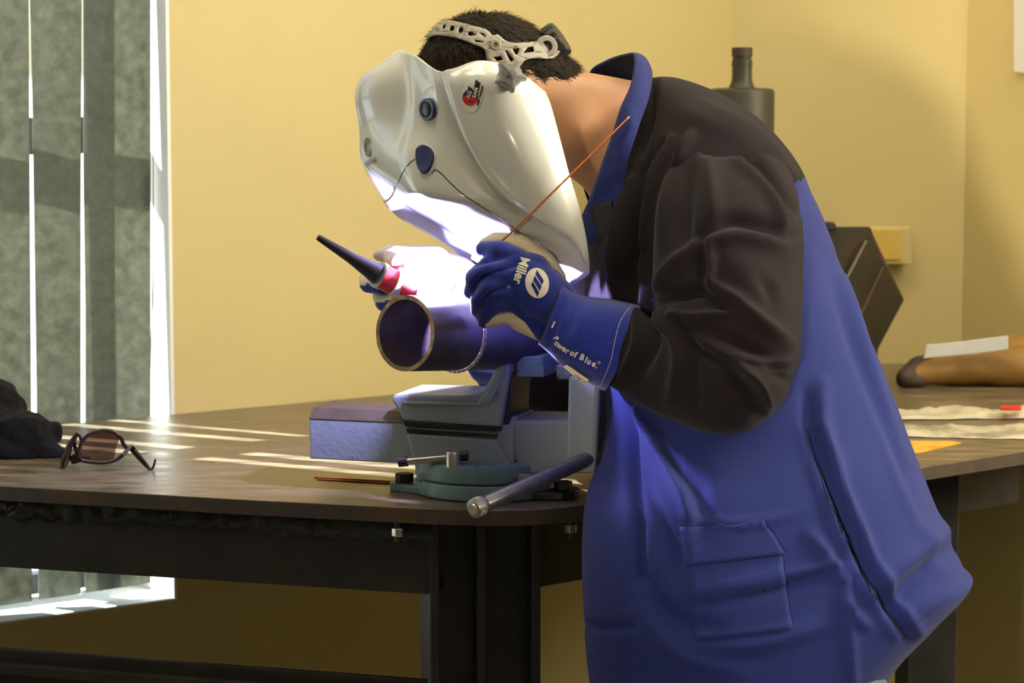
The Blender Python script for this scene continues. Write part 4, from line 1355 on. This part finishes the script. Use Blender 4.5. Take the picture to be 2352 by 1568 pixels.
# the hair ends along the nape: keep only what lies above the hairline
def above(v):
    x, y = proj(v)
    if x < 1180: return y < 300
    return y < 196 + (x - 1180) * -0.02 + 4 * math.sin(x * 0.2)
Nq = vnormals(V, Fc)
from mathutils import noise as hnoise
V = [v + Vector(n) * (0.0035 * hnoise.noise(v * 28) + 0.001 * hnoise.noise(v * 80)) for v, n in zip(V, Nq)]
hair = mk('hair', V, [q for q in Fc if above(sum((V[i] for i in q), Vector()) / len(q))], M['hair'], per, smooth=True)
bv_h = bvh_of(hair)
sv, sf = [], []
Nh = vnormals(V, Fc)
cand = [q for q in Fc if above(V[q[0]])]
for k in range(9000):
    q = cand[rng.integers(len(cand))]
    w3_ = rng.dirichlet((1, 1, 1))
    p = V[q[0]] * w3_[0] + V[q[1]] * w3_[1] + V[q[2]] * w3_[2]
    if p.y > YM + 0.05: continue
    n = Vector(Nh[q[0]])
    flow = (B(1320, 190) - B(1020, 80)).normalized()          # combed back over the crown
    if proj(p)[0] < 1150: flow = (Vector((0.35, -0.15, -0.8)))
    flow = flow + Vector(rng.normal(0, 0.45, 3)); flow = (flow - n * flow.dot(n)).normalized()
    L = 0.010 + 0.020 * rng.random() ** 2
    sd_ = flow.cross(n) * 0.00045
    a, b, c = p, p + flow * L * 0.5 + n * (0.0012 + 0.0018 * rng.random()), p + flow * L + n * (0.001 + 0.004 * rng.random())
    i = len(sv); sv += [a - sd_, a + sd_, b - sd_ * 0.8, b + sd_ * 0.8, c]
    sf += [(i, i + 1, i + 3, i + 2), (i + 2, i + 3, i + 4)]
o = mk('hair_strands', sv, sf, M['hair_strand'], hair); o['kind'] = 'stuff'
# ear
V, Fc = remeshed([capsule(B(1195, 262, -0.085), B(1178, 300, -0.082), 0.018, 0.012, 0.5)], 0.003, 3)
mk('ear', V, Fc, M['skin'], per, smooth=True)

# ================================================================== HELMET
hl = empty('welding_helmet', B(1150, 400), 'glossy white welding helmet with flipped-down visor on the welder', 'helmet')
YH = 3.410
LAXS = [Vector(v).normalized() for v in [(0.18, -0.965, 0.15)] * 5 + [(0.14, -0.96, 0.20)] + [(0.095, -0.96, 0.26)] * 3]   # cheek-to-cheek axis, row by row
rows = [
 [(908, 117, 0.0), (944, 122, -0.055), (1011, 163, -0.110), (1100, 139, -0.128), (1180, 157, -0.122), (1254, 211, -0.105)],
 [(821, 190, 0.0), (944, 185, -0.070), (1021, 204, -0.120), (1110, 195, -0.150), (1200, 212, -0.148), (1266, 243, -0.125)],
 [(824, 290, 0.0), (946, 280, -0.076), (1046, 295, -0.122), (1140, 290, -0.158), (1225, 296, -0.158), (1285, 312, -0.135)],
 [(837, 384, 0.0), (938, 362, -0.098), (1084, 366, -0.130), (1180, 376, -0.160), (1258, 384, -0.160), (1308, 400, -0.140)],
 [(921, 478, 0.0), (961, 446, -0.114), (1142, 440, -0.138), (1226, 452, -0.157), (1290, 462, -0.156), (1332, 480, -0.138)],
 [(1010, 528, 0.0), (1042, 484, -0.116), (1215, 490, -0.138), (1275, 512, -0.151), (1316, 528, -0.150), (1347, 548, -0.134)],
 [(1104, 580, 0.0), (1124, 526, -0.112), (1290, 542, -0.132), (1318, 566, -0.137), (1340, 590, -0.134), (1354, 604, -0.122)],
 [(1205, 632, 0.0), (1208, 556, -0.100), (1320, 592, -0.116), (1340, 612, -0.116), (1350, 622, -0.112), (1352, 630, -0.104)],
 [(1262, 690, 0.0), (1252, 640, -0.066), (1284, 664, -0.078), (1302, 664, -0.080), (1320, 656, -0.080), (1334, 644, -0.076)],
]
def row3(r, Lax):
    m0 = P(r[0][0], r[0][1], YH)
    pts = [P(x, y, YH + d) for x, y, d in r]
    pts[0] = m0
    mir = [p - Lax * (2 * (p - m0).dot(Lax)) for p in pts[1:]]
    return [tuple(p) for p in reversed(mir)] + [tuple(p) for p in pts]
CG = np.array([row3(r, l) for r, l in zip(rows, LAXS)])                          # (8, 11, 3)
SUBC, SUBR = 9, 10
H1 = np.array([catmull(CG[i], SUBC) for i in range(CG.shape[0])])
HG = np.array([catmull(H1[:, j], SUBR) for j in range(H1.shape[1])]).transpose(1, 0, 2)
HR, HC = HG.shape[:2]
mid = 5 * SUBC
V = [Vector(p) for p in HG.reshape(-1, 3)]
allq = grid_faces(HR, HC, closed=False)
V = creases(V, allq, [
    ([(1011, 163), (1020, 204), (1032, 250), (1048, 301), (1068, 344), (1099, 398), (1139, 448), (1190, 490), (1239, 520), (1285, 545), (1324, 580)], 9, -0.010),
    ([(1024, 150), (1036, 204), (1052, 255), (1070, 303), (1092, 344), (1122, 390), (1160, 434), (1208, 474), (1256, 505), (1300, 535)], 12, 0.006),
    ([(940, 125), (950, 200), (950, 260), (938, 330), (926, 380)], 7, 0.003),
    ([(925, 135), (932, 200), (930, 270), (918, 330)], 9, -0.0025)])
HG = np.array([tuple(v) for v in V]).reshape(HR, HC, 3)
lensq, shellq = [], []
r_lo, r_hi = 4 * SUBR, 6 * SUBR
c_lo, c_hi = mid - SUBC, mid + SUBC
for i in range(HR - 1):
    for j in range(HC - 1):
        q = (i * HC + j, i * HC + j + 1, (i + 1) * HC + j + 1, (i + 1) * HC + j)
        if r_lo <= i < r_hi and c_lo <= j < c_hi: lensq.append(q)
        else: shellq.append(q)
# ridge along the brow and raised edges
used = sorted({i for q in shellq for i in q}); mp = {i: k for k, i in enumerate(used)}
VN = vnormals(V, shellq)
shell = mk('helmet_shell', [V[i] for i in used], [tuple(mp[i] for i in q) for q in shellq], None, hl, smooth=True, mats=[M['helmet'], M['helmet_in']])
s = shell.modifiers.new('t', 'SOLIDIFY'); s.thickness = 0.0035; s.offset = -1
ctrH = B(1180, 400)
fl = shell.data
nn = sum(1 for p in fl.polygons if (Vector(p.normal).dot((p.center + world_matrix(shell).translation) - ctrH) > 0))
if nn < len(fl.polygons) / 2:
    fl.flip_normals()
# recessed window: frame walls, cover lens
rim_idx = [(r_lo, j) for j in range(c_lo, c_hi + 1)] + [(i, c_hi) for i in range(r_lo + 1, r_hi + 1)] + [(r_hi, j) for j in range(c_hi - 1, c_lo - 1, -1)] + [(i, c_lo) for i in range(r_hi - 1, r_lo, -1)]
rimp = [Vector(HG[i, j]) for i, j in rim_idx]
cen = sum(rimp, Vector()) / len(rimp)
a_, b_ = Vector(HG[r_hi, mid]) - Vector(HG[r_lo, mid]), Vector(HG[(r_lo + r_hi) // 2, c_hi]) - Vector(HG[(r_lo + r_hi) // 2, c_lo])
nl = a_.cross(b_).normalized()
if nl.dot(ctrH - cen) < 0: nl = -nl                              # inwards
rin = [cen + (p - cen) * 0.965 + nl * 0.002 for p in rimp]
rdp = [cen + (p - cen) * 0.93 + nl * 0.017 for p in rimp]
nr = len(rimp)
V2 = rimp + rin + rdp
F2 = [(i, (i + 1) % nr, nr + (i + 1) % nr, nr + i) for i in range(nr)] + [(nr + i, nr + (i + 1) % nr, 2 * nr + (i + 1) % nr, 2 * nr + i) for i in range(nr)]
lf = mk('lens_frame', V2, F2, M['helmet'], hl, smooth=False); autosmooth(lf, 40)
mk('cover_lens', rdp, [tuple(range(nr))], M['lens'], hl)
# side seam between the shell and its front cover, ring button, thumb button
bv_s = bvh_of(shell)
def on_shell(px, py):
    d = ray(px, py).normalized(); h = bv_s.ray_cast(CAMP, d)
    n = h[1] if h[1].dot(d) < 0 else -h[1]
    return h[0], n
def seam(pts, rr=0.0007, m='seam', name='cover_seam'):
    pp = []
    for x, y in catmull(pts, 8):
        h = bv_s.ray_cast(CAMP, ray(x, y).normalized())
        if h[0] is not None: pp.append(h[0])
    return tube(name, pp, rr, M[m], hl, seg=6)
seam([(862, 473), (884, 465), (903, 447), (922, 402), (938, 378), (953, 365)])
seam([(992, 398), (1000, 390), (1012, 397), (1040, 425), (1068, 449), (1112, 478), (1150, 502), (1178, 522), (1194, 534), (1199, 548)])
# button ring
p, n = on_shell(985, 251)
def disc(name, p, n, prof, m, seg=32): return lathe(name, p, prof, m, hl, seg, n)
rg = 25.5 / F_PX * p.y
disc('control_ring', p, n, [(rg, -0.002), (rg, 0.004), (rg * 0.93, 0.0055), (rg * 0.72, 0.0055), (rg * 0.68, 0.003)], 'navy_rubber')
disc('control_button', p, n, [(rg * 0.66, 0.001), (rg * 0.64, 0.0048), (rg * 0.5, 0.006), (rg * 0.1, 0.0062)], 'black_rubber')
tear = curve2([(958, 345), (966, 336), (976, 334), (988, 339), (997, 352), (998, 366), (993, 383), (985, 396), (976, 400), (967, 394), (960, 380), (957, 362)], 5)
def raised(name, outline, m, heights, parent=hl):
    """stacked outline rings over the shell, closing to a dome"""
    cx_, cy_ = sum(a for a, b in outline) / len(outline), sum(b for a, b in outline) / len(outline)
    V, k = [], len(outline)
    for sc_, h_ in heights:
        for a, b in outline:
            q, n = on_shell(cx_ + (a - cx_) * sc_, cy_ + (b - cy_) * sc_)
            V.append(q + n * h_)
    Fc = grid_faces(len(heights), k) + [tuple((len(heights) - 1) * k + i for i in range(k))]
    o = fixnormals(mk(name, V, Fc, M[m], parent)); return autosmooth(o, 50)
raised('thumb_bezel', [(977 + (a - 977) * 1.12, 369 + (b - 368) * 1.10) for a, b in tear], 'helmet', [(1.0, 0.0), (0.98, 0.0022), (0.93, 0.0026), (0.90, 0.001)])
raised('thumb_button', tear, 'navy_rubber', [(0.98, 0.0), (0.96, 0.004), (0.86, 0.0058), (0.6, 0.0048), (0.3, 0.0042)])
# knob with five points
p, n = on_shell(1163, 182)
axis = Vector((0.22, -1.0, 0.20)).normalized()
u = axis.orthogonal().normalized(); w_ = axis.cross(u)
kv, kp = [], 60
kprof = [(0.85, 0.000), (0.95, 0.010), (1.0, 0.018), (0.98, 0.026), (0.86, 0.031), (0.40, 0.033), (0.36, 0.0345), (0.08, 0.0348)]
for s_, z_ in kprof:
    for k in range(kp):
        t = 2 * math.pi * k / kp
        lobe = max(0, math.cos(2.5 * (t - 0.9)) ** 2) ** 5
        r = 0.0150 + (0.0068 * lobe if s_ > 0.5 else 0) * min(1, z_ / 0.018)
        kv.append(p + axis * (z_ + 0.002) + (u * math.cos(t) + w_ * math.sin(t)) * (r * s_))
kf = grid_faces(len(kprof), kp) + [tuple((len(kprof) - 1) * kp + i for i in range(kp))]
o = fixnormals(mk('tension_knob', kv, kf, M['knob'], hl)); autosmooth(o, 45)
tube('knob_screw', [p + axis * 0.034, p + axis * 0.0385], [0.0034, 0.003], M['rod_steel'], hl, seg=16)
# sticker: pale oval, red and black ball, slanted letters
decal('sticker', shapes2d([ell(1085, 218, 24, 41, 8)]), bv_s, M['sticker'], hl, 0.0006, 10)
ball = ell(1081, 224, 18.0, 18.5, 0, 40)
decal('sticker_ball', shapes2d([[q for q in ball if True]]), bv_s, M['ink'], hl, 0.0009, 10)
cres = [(1081 + 18 * math.cos(t), 224 + 18.5 * math.sin(t)) for t in [math.radians(10 + 165 * k / 20) for k in range(21)]]
cres += [(1081 + 17 * math.cos(t), 221 + 14.5 * math.sin(t)) for t in [math.radians(172 - 158 * k / 20) for k in range(21)]]
decal('sticker_crescent', shapes2d([cres]), bv_s, M['red'], hl, 0.0011, 10)
for pl in ([(1065, 222), (1071, 220), (1080, 229), (1078, 233), (1064, 232)], [(1081, 233), (1085, 217), (1089, 220), (1094, 229), (1091, 233), (1086, 230)]):
    decal('sticker_red_letter', shapes2d([pl]), bv_s, M['red'], hl, 0.0012, 8)
def boxed(word, org, size, ang, outl):
    decal('letter_border', shapes2d([outl]), bv_s, M['ink'], hl, 0.0012, 8)
    decal('letters', place2d(text2d(word, 0.03, 0.95), org, size, ang), bv_s, M['sticker'], hl, 0.0016, 8)
boxed('AG', (1080.5, 226.5), 13.0, -74, [(1073, 218), (1074.5, 208), (1077, 197.5), (1086.5, 204), (1085, 213), (1081, 229.5)])
boxed('EAM', (1094.5, 225.0), 12.5, -77, [(1086, 218.5), (1093.5, 183), (1104.5, 191), (1096, 228)])
decal('sticker_bar', shapes2d([[(1096, 242), (1099, 243.5), (1110.5, 199), (1107.5, 196.5)]]), bv_s, M['ink'], hl, 0.0010, 8)
decal('sticker_bar_gap', shapes2d([[(1100.8, 226.3), (1103.6, 227.6), (1104.2, 225.0), (1101.5, 223.8)]]), bv_s, M['sticker'], hl, 0.0014, 8)
# emblem and word on the brow
eo, ei = ell(846, 338, 8.0, 22.0, -3, 30), None
bars = [[(841.5 + 4 * k, 331.0 - 1.2 * k), (844.6 + 4 * k, 329.6 - 1.2 * k), (845.6 + 4 * k, 347.0 - 1.0 * k), (842.6 + 4 * k, 349.0 - 1.0 * k)] for k in range(3)]
decal('brow_emblem', shapes2d([eo] + bars), bv_s, M['brown_ink'], hl, 0.0016, 4)
decal('brow_word', place2d(text2d('Miller', 0.04, 0.80), (843, 383), 15.5, -32), bv_s, M['brown_ink'], hl, 0.0016, 5)
# headgear strap over the hair
bb = hair
strap = curve2([(976, 94), (990, 70), (1002, 57), (1020, 54), (1040, 57), (1075, 65), (1116, 76), (1130, 88), (1142, 87), (1160, 100), (1180, 104), (1230, 101), (1258, 95), (1283, 112), (1276, 130), (1258, 139), (1225, 137), (1200, 142), (1182, 160), (1150, 152), (1120, 142), (1112, 118), (1090, 108), (1060, 96), (1026, 88), (1006, 88), (988, 92)], 5)
holes = [ell(1026, 70, 3.2, 5.0, 20, 14), ell(1043, 73.5, 5, 6.2, 20, 16), ell(1062, 77, 5.5, 6.5, 20, 16), ell(1083, 85, 6.5, 4.6, 15, 16),
         [(1099, 82), (1108, 83), (1117, 92), (1114, 93)], [(1091, 97), (1108, 101), (1111, 104), (1093, 103)], ell(1137, 109, 5, 4.5, 40, 12),
         [(1157, 120), (1161, 119), (1176, 140), (1172, 144), (1168, 142)], [(1173, 116), (1187, 115), (1187, 120), (1183, 129), (1180, 128)], [(1196, 126), (1206, 114), (1219, 112), (1221, 123), (1208, 125)],
         [(1131, 134), (1148, 132), (1154, 140), (1140, 143)]]
VH, FH = remeshed(hp_, 0.008, 20)
bvs2 = BVHTree.FromPolygons(VH, FH)
st = decal('headgear_strap', shapes2d([strap] + holes), bvs2, M['grey_plastic'], hl, 0.005, 12, 0.0022)
def hit(bv, x, y):
    h = bv.ray_cast(CAMP, ray(x, y).normalized()); return h[0], (h[1] if h[1].y < 0 else -h[1])
p, n = hit(bvs2, 1137, 109)
nk = (n + Vector((0, -1, 0))).normalized()
lathe('strap_pivot', p + n * 0.007, [(0.0072, 0), (0.0072, 0.002), (0.0060, 0.003), (0.0032, 0.003), (0.0030, 0.001)], 'grey_plastic', hl, 28, nk)
p, n = hit(bvs2, 1250, 112)
nk = (n * 0.5 + Vector((0, -1, 0))).normalized()
lathe('adjuster_housing', p + n * 0.003, [(0.0145, 0), (0.0145, 0.007), (0.0125, 0.009), (0.0075, 0.009), (0.0068, 0.004)], 'grey_plastic', hl, 36, nk)
lathe('adjuster_bore', p + n * 0.003 + nk * 0.0042, [(0.0066, 0), (0.002, 0.0008)], 'ink', hl, 24, nk)
# ratchet knob at the nape
ka = Vector((0.80, -0.16, 0.56)).normalized(); kc = B(1266, 102, -0.012) + ka * 0.004
rp = []
for k in range(48):
    pass
kv = []
for z_, s_ in ((-0.004, 0.9), (-0.003, 1.0), (0.010, 1.0), (0.013, 0.9), (0.014, 0.4)):
    for k in range(56):
        t = 2 * math.pi * k / 56
        r = 0.0235 * s_ * (1 + 0.05 * math.cos(14 * t))
        uu = ka.orthogonal().normalized(); ww = ka.cross(uu)
        kv.append(kc + ka * z_ + (uu * math.cos(t) + ww * math.sin(t)) * r)
kf = grid_faces(5, 56) + [tuple(range(55, -1, -1)), tuple(4 * 56 + i for i in range(56))]
o = fixnormals(mk('ratchet_knob', kv, kf, M['black_rubber'], hl)); autosmooth(o, 40)

# ================================================================== GLOVES
gl = empty('glove', P(1250, 680, 3.255), 'blue suede welding glove with cream palm on the near hand')
setparent(gl, per); gl.location = P(1250, 680, 3.255) - per.location
def pr(px, Y): return px / F_PX * Y
GY = 3.265
def gp(x, y, d=0.0): return P(x, y, GY + d)
def gch(pts, rad): return chain([gp(*p) for p in pts], [pr(r, GY) for r in rad])
parts = []
parts += gch([(1288, 712, 0.010), (1240, 672, 0.0), (1196, 640, -0.004)], [58, 66, 54])
parts += gch([(1255, 745, 0.010), (1205, 700, 0.004)], [44, 40])
parts += gch([(1225, 622, 0.006), (1180, 605, 0.004)], [42, 34])
parts += gch([(1190, 600, -0.004), (1146, 577, -0.010), (1112, 574, 0.004)], [30, 27, 22])        # index
parts += gch([(1196, 632, -0.012), (1125, 616, -0.018), (1092, 640, -0.008), (1082, 668, 0.012)], [33, 30, 26, 20])   # middle
parts += gch([(1190, 664, -0.010), (1128, 660, -0.020), (1104, 688, -0.010), (1099, 712, 0.010)], [31, 29, 25, 19])   # ring
parts += gch([(1190, 690, -0.002), (1140, 695, -0.012), (1117, 716, -0.006), (1112, 738, 0.006)], [27, 24, 21, 17])   # little
V, Fc = remeshed(parts, 0.0032, 3)
V = creases(V, Fc, [([(1075, 612), (1120, 598), (1172, 585), (1180, 570)], 6, -0.006), ([(1082, 672), (1102, 640), (1160, 616), (1200, 600)], 6, -0.008), ([(1096, 712), (1112, 684), (1150, 662), (1172, 656)], 6, -0.008),
                    ([(1115, 625), (1140, 616), (1165, 612)], 5, 0.003), ([(1250, 770), (1285, 700), (1300, 670)], 10, -0.005), ([(1262, 690), (1250, 740), (1240, 775)], 8, 0.003)])
hand = mk('glove_back', V, Fc, M['suede_blue'], gl, smooth=True)
parts = gch([(1245, 606, 0.026), (1192, 566, 0.022), (1140, 556, 0.016), (1114, 563, 0.014)], [34, 31, 25, 18])
parts += gch([(1250, 612, 0.03), (1272, 640, 0.03)], [34, 30])
V, Fc = remeshed(parts, 0.0034, 4)
mk('thumb', V, Fc, M['cream'], gl, smooth=True)
parts = gch([(1236, 768, 0.006), (1200, 738, 0.004), (1170, 722, 0.002)], [16, 28, 22]) + gch([(1170, 722, 0.002), (1140, 726, 0.0), (1120, 738, 0.002)], [20, 22, 15])
V, Fc = remeshed(parts, 0.003, 4)
mk('palm_patch', V, Fc, M['cream'], gl, smooth=True)
cs_ = [(P(1292, 650, 3.26), P(1236, 790, 3.26), 0.036, 2.1), (P(1312, 668, 3.26), P(1256, 806, 3.26), 0.043, 2.1), (P(1350, 681, 3.265), P(1288, 836, 3.265), 0.052, 2.2), (P(1410, 688, 3.27), P(1340, 870, 3.27), 0.060, 2.2), (P(1470, 701, 3.275), P(1386, 896, 3.275), 0.066, 2.2)]
Gc = loft_sections(cs_, 72, 8)
V = [Vector(p) for p in Gc.reshape(-1, 3)]; Fc = grid_faces(Gc.shape[0], 72)
V = creases(V, Fc, [([(1318, 690), (1312, 730), (1300, 765)], 10, -0.005), ([(1296, 690), (1280, 740), (1262, 790)], 8, -0.004), ([(1345, 720), (1330, 760), (1318, 790)], 14, 0.003)])
cuff = fixnormals(mk('cuff', V, Fc, M['suede_blue'], gl, smooth=True))
s = cuff.modifiers.new('t', 'SOLIDIFY'); s.thickness = 0.003; s.offset = -1
bv_g = bvh_of(hand, cuff)
def dash(pts, wd, m, name, step=5.0, fill=0.65):
    pts = catmull(pts, 30); d = [0]
    for i in range(1, len(pts)): d.append(d[-1] + math.hypot(*(pts[i] - pts[i - 1])))
    V, Fc = [], []
    t = 0
    while t + step * fill < d[-1]:
        a = np.array([np.interp(t, d, pts[:, 0]), np.interp(t, d, pts[:, 1])]); b = np.array([np.interp(t + step * fill, d, pts[:, 0]), np.interp(t + step * fill, d, pts[:, 1])])
        n = np.array([-(b - a)[1], (b - a)[0]]); n = n / (np.linalg.norm(n) + 1e-9) * wd / 2
        i = len(V); V += [tuple(a + n), tuple(b + n), tuple(b - n), tuple(a - n)]; Fc.append((i, i + 1, i + 2, i + 3)); t += step
    o = decal(name, (V, Fc), bv_g, M[m], gl, 0.0006, 20); o['kind'] = 'stuff'
    return o
dash([(1451, 700), (1426, 735), (1414, 775), (1402, 830), (1378, 889)], 1.8, 'stitch', 'cuff_stitching')
# prints
for sgn_ in (0,):
    decal('glove_word', place2d(text2d('Miller', 0.030, 0.86), (1197, 589), 31.0, 107.5), bv_g, M['cream_ink'], gl, 0.0009, 8)
    decal('registered_mark', shapes2d([ell(1169, 659, 3.6, 3.6), ell(1169, 659, 2.6, 2.6)]), bv_g, M['cream_ink'], gl, 0.0009, 8)
em = ell(1233.5, 650, 27, 34.5, -10, 36)
par = [[(1232.5, 620.5), (1249, 644.5), (1244.5, 655.0), (1229, 630.5)], [(1228.0, 633.0), (1244.0, 657.5), (1239.5, 668.5), (1224.0, 644.0)], [(1223.5, 646.0), (1238.5, 671.0), (1234.5, 682.0), (1219.5, 653.5)]]
decal('glove_emblem', shapes2d([em] + par), bv_g, M['cream_ink'], gl, 0.0009, 8)
# the slogan runs along a bent line: set each letter by itself
slog = [('P', 1272, 775, 70), ('o', 1273, 788, 50), ('w', 1279, 795, 38), ('e', 1290, 803, 30), ('r', 1298, 809, 25), ('o', 1308, 813, 24), ('f', 1318, 818.5, 24), ('B', 1330, 823, 24), ('l', 1342, 830, 26), ('u', 1347, 832.5, 26), ('e', 1358, 838, 27), ('.', 1368, 843, 27)]
for ch, x, y, an in slog:
    sz = 19 if ch not in 'P' else 15
    decal('cuff_letter', place2d(text2d(ch, 0.035, 0.95), (x, y), sz, an), bv_g, M['cream_ink'], gl, 0.0009, 8)
decal('cuff_letter', shapes2d([ell(1376, 832, 3.2, 3.2), ell(1376, 832, 2.2, 2.2)]), bv_g, M['cream_ink'], gl, 0.0009, 8)
decal('cuff_letter', shapes2d([[(1266, 752), (1269, 753), (1276, 738), (1273, 737)]]), bv_g, M['cream_ink'], gl, 0.0009, 8)
tagp = [(1293, 842), (1302, 838), (1352, 872), (1341, 883)]
tg = prism('cuff_tag', [P(x, y, 3.205) for x, y in tagp], (0, 0.0015, 0), M['cream'], gl)
bv_tag = bvh_of(tg)
decal('tag_print', place2d(text2d('ARC ARMOR', 0.02, 0.62), (1348, 877), 9.5, 213), bv_tag, M['ink'], gl, 0.0004, 8)

# far glove, holding the torch
g2 = empty('glove', P(930, 640, 3.365), 'cream and blue welding glove on the far hand gripping the torch')
setparent(g2, per); g2.location = P(930, 640, 3.365) - per.location
HY = 3.40
def hpnt(x, y, d=0.0): return P(x, y, HY + d)
def hch(pts, rad): return chain([hpnt(*p) for p in pts], [pr(r, HY) for r in rad])
parts = hch([(1050, 640, 0.08), (1000, 630, 0.05), (960, 622, 0.03)], [56, 58, 48])
parts += hch([(1000, 600, 0.02), (940, 590, 0.0), (900, 584, -0.01), (868, 586, -0.02)], [38, 27, 24, 14])      # index along the top
parts += hch([(1010, 640, 0.02), (950, 630, -0.01), (905, 602, -0.03)], [40, 30, 22])                            # thumb over the torch
V, Fc = remeshed(parts, 0.004, 5)
mk('glove_palm', V, Fc, M['cream'], g2, smooth=True)
for pts, rad in (([(990, 640, 0.05), (900, 632, 0.05), (848, 640, 0.03), (846, 652, 0.01), (880, 660, -0.005)], [34, 28, 25, 22, 18]),
                 ([(1000, 668, 0.05), (920, 668, 0.045), (880, 680, 0.025), (884, 694, 0.005), (915, 690, -0.01)], [34, 28, 26, 24, 20])):
    V, Fc = remeshed(hch(pts, rad), 0.0035, 4)
    bx, by = pts[2][0], pts[2][1]
    def isblue(q):
        x, y = proj(sum((V[i] for i in q), Vector()) / len(q)); return y > by + 12 - (x - bx) * 0.25
    o = mk('finger', V, Fc, None, g2, smooth=True, mats=[M['cream'], M['suede_blue']], midx=[1 if isblue(q) else 0 for q in Fc])
c2 = [(P(985, 566, 3.44), P(1010, 730, 3.44), 0.045, 2.1), (P(1020, 585, 3.49), P(1050, 800, 3.49), 0.055, 2.1), (P(1080, 600, 3.55), P(1090, 872, 3.55), 0.066, 2.1), (P(1170, 640, 3.64), P(1160, 892, 3.64), 0.075, 2.1)]
Gc = loft_sections(c2, 48, 8)
o = fixnormals(mk('cuff', [Vector(p) for p in Gc.reshape(-1, 3)], grid_faces(Gc.shape[0], 48), M['suede_blue'], g2, smooth=True))
s = o.modifiers.new('t', 'SOLIDIFY'); s.thickness = 0.003; s.offset = -1

# ================================================================== TORCH, FILLER ROD, ARC
to = empty('welding_torch', P(900, 640, 3.42), 'black capped welding torch with red and white head in the far glove', 'torch')
TY0, TY1 = 3.330, 3.345
A0, A1 = P(729, 544, TY0), P(868, 628, TY0 + 0.008)
dirt = (P(1010, 690, 3.35) - P(865, 620, TY0 + 0.008)).normalized()
a1 = P(868, 630, TY0 + 0.008)
tube('back_cap', [A0, A0 + (a1 - A0) * 0.04, A0 + (a1 - A0) * 0.55, A0 + (a1 - A0) * 0.85, a1], [pr(6, 3.4), pr(7.5, 3.4), pr(13, 3.4), pr(20, 3.4), pr(25, 3.4)], M['torch_black'], to, seg=24)
def cyl(name, p0, p1, r0, r1, m):
    return tube(name, [P(p0[0], p0[1], TY0 + 0.01), P(p1[0], p1[1], TY0 + 0.014)], [pr(r0, 3.4), pr(r1, 3.4)], M[m], to, seg=28)
cyl('insulator_ring', (868, 630), (878, 635), 31, 31, 'white_plastic')
cyl('torch_head', (877, 634.5), (905, 649), 29, 29, 'torch_red')
cyl('insulator_ring', (904, 648.5), (922, 657), 29, 26, 'white_plastic')
cyl('collet_body', (921, 656.5), (955, 672), 22, 20, 'torch_red')
cyl('gas_cup', (954, 671.5), (990, 690), 16, 12, 'white_plastic')
tube('handle_neck', [P(905, 640, TY0 + 0.012), P(925, 612, TY0 + 0.05), P(955, 622, TY0 + 0.09)], [pr(17, 3.4), pr(15, 3.4), pr(13, 3.4)], M['torch_red'], to, seg=20)
tube('tungsten', [P(988, 689, TY0 + 0.014), P(1010, 698, TY0 + 0.022)], [0.0012, 0.0006], M['tungsten'], to, seg=8)
fr_ = tube('filler_rod', [P(1444, 270, 3.225), P(1300, 412, 3.24), P(1171, 537, 3.255), P(1110, 590, 3.27), P(1072, 640, 3.30)], 0.0013, M['copper'], None, seg=8)
tag(fr_, 'copper filler rod held in the near glove, rising past the collar', 'rod')
tube('rod_end', [P(1442, 272, 3.225), P(1446, 268, 3.2245)], 0.0016, M['chrome'], fr_, seg=8)
V, Fc = capsule(ARC, ARC2, 0.0035, 0.0055)
o = mk('welding_arc', V, Fc, M['arc'], smooth=True)
tag(o, 'blinding blue white electric arc above the pipe groove between the gloves', 'arc')
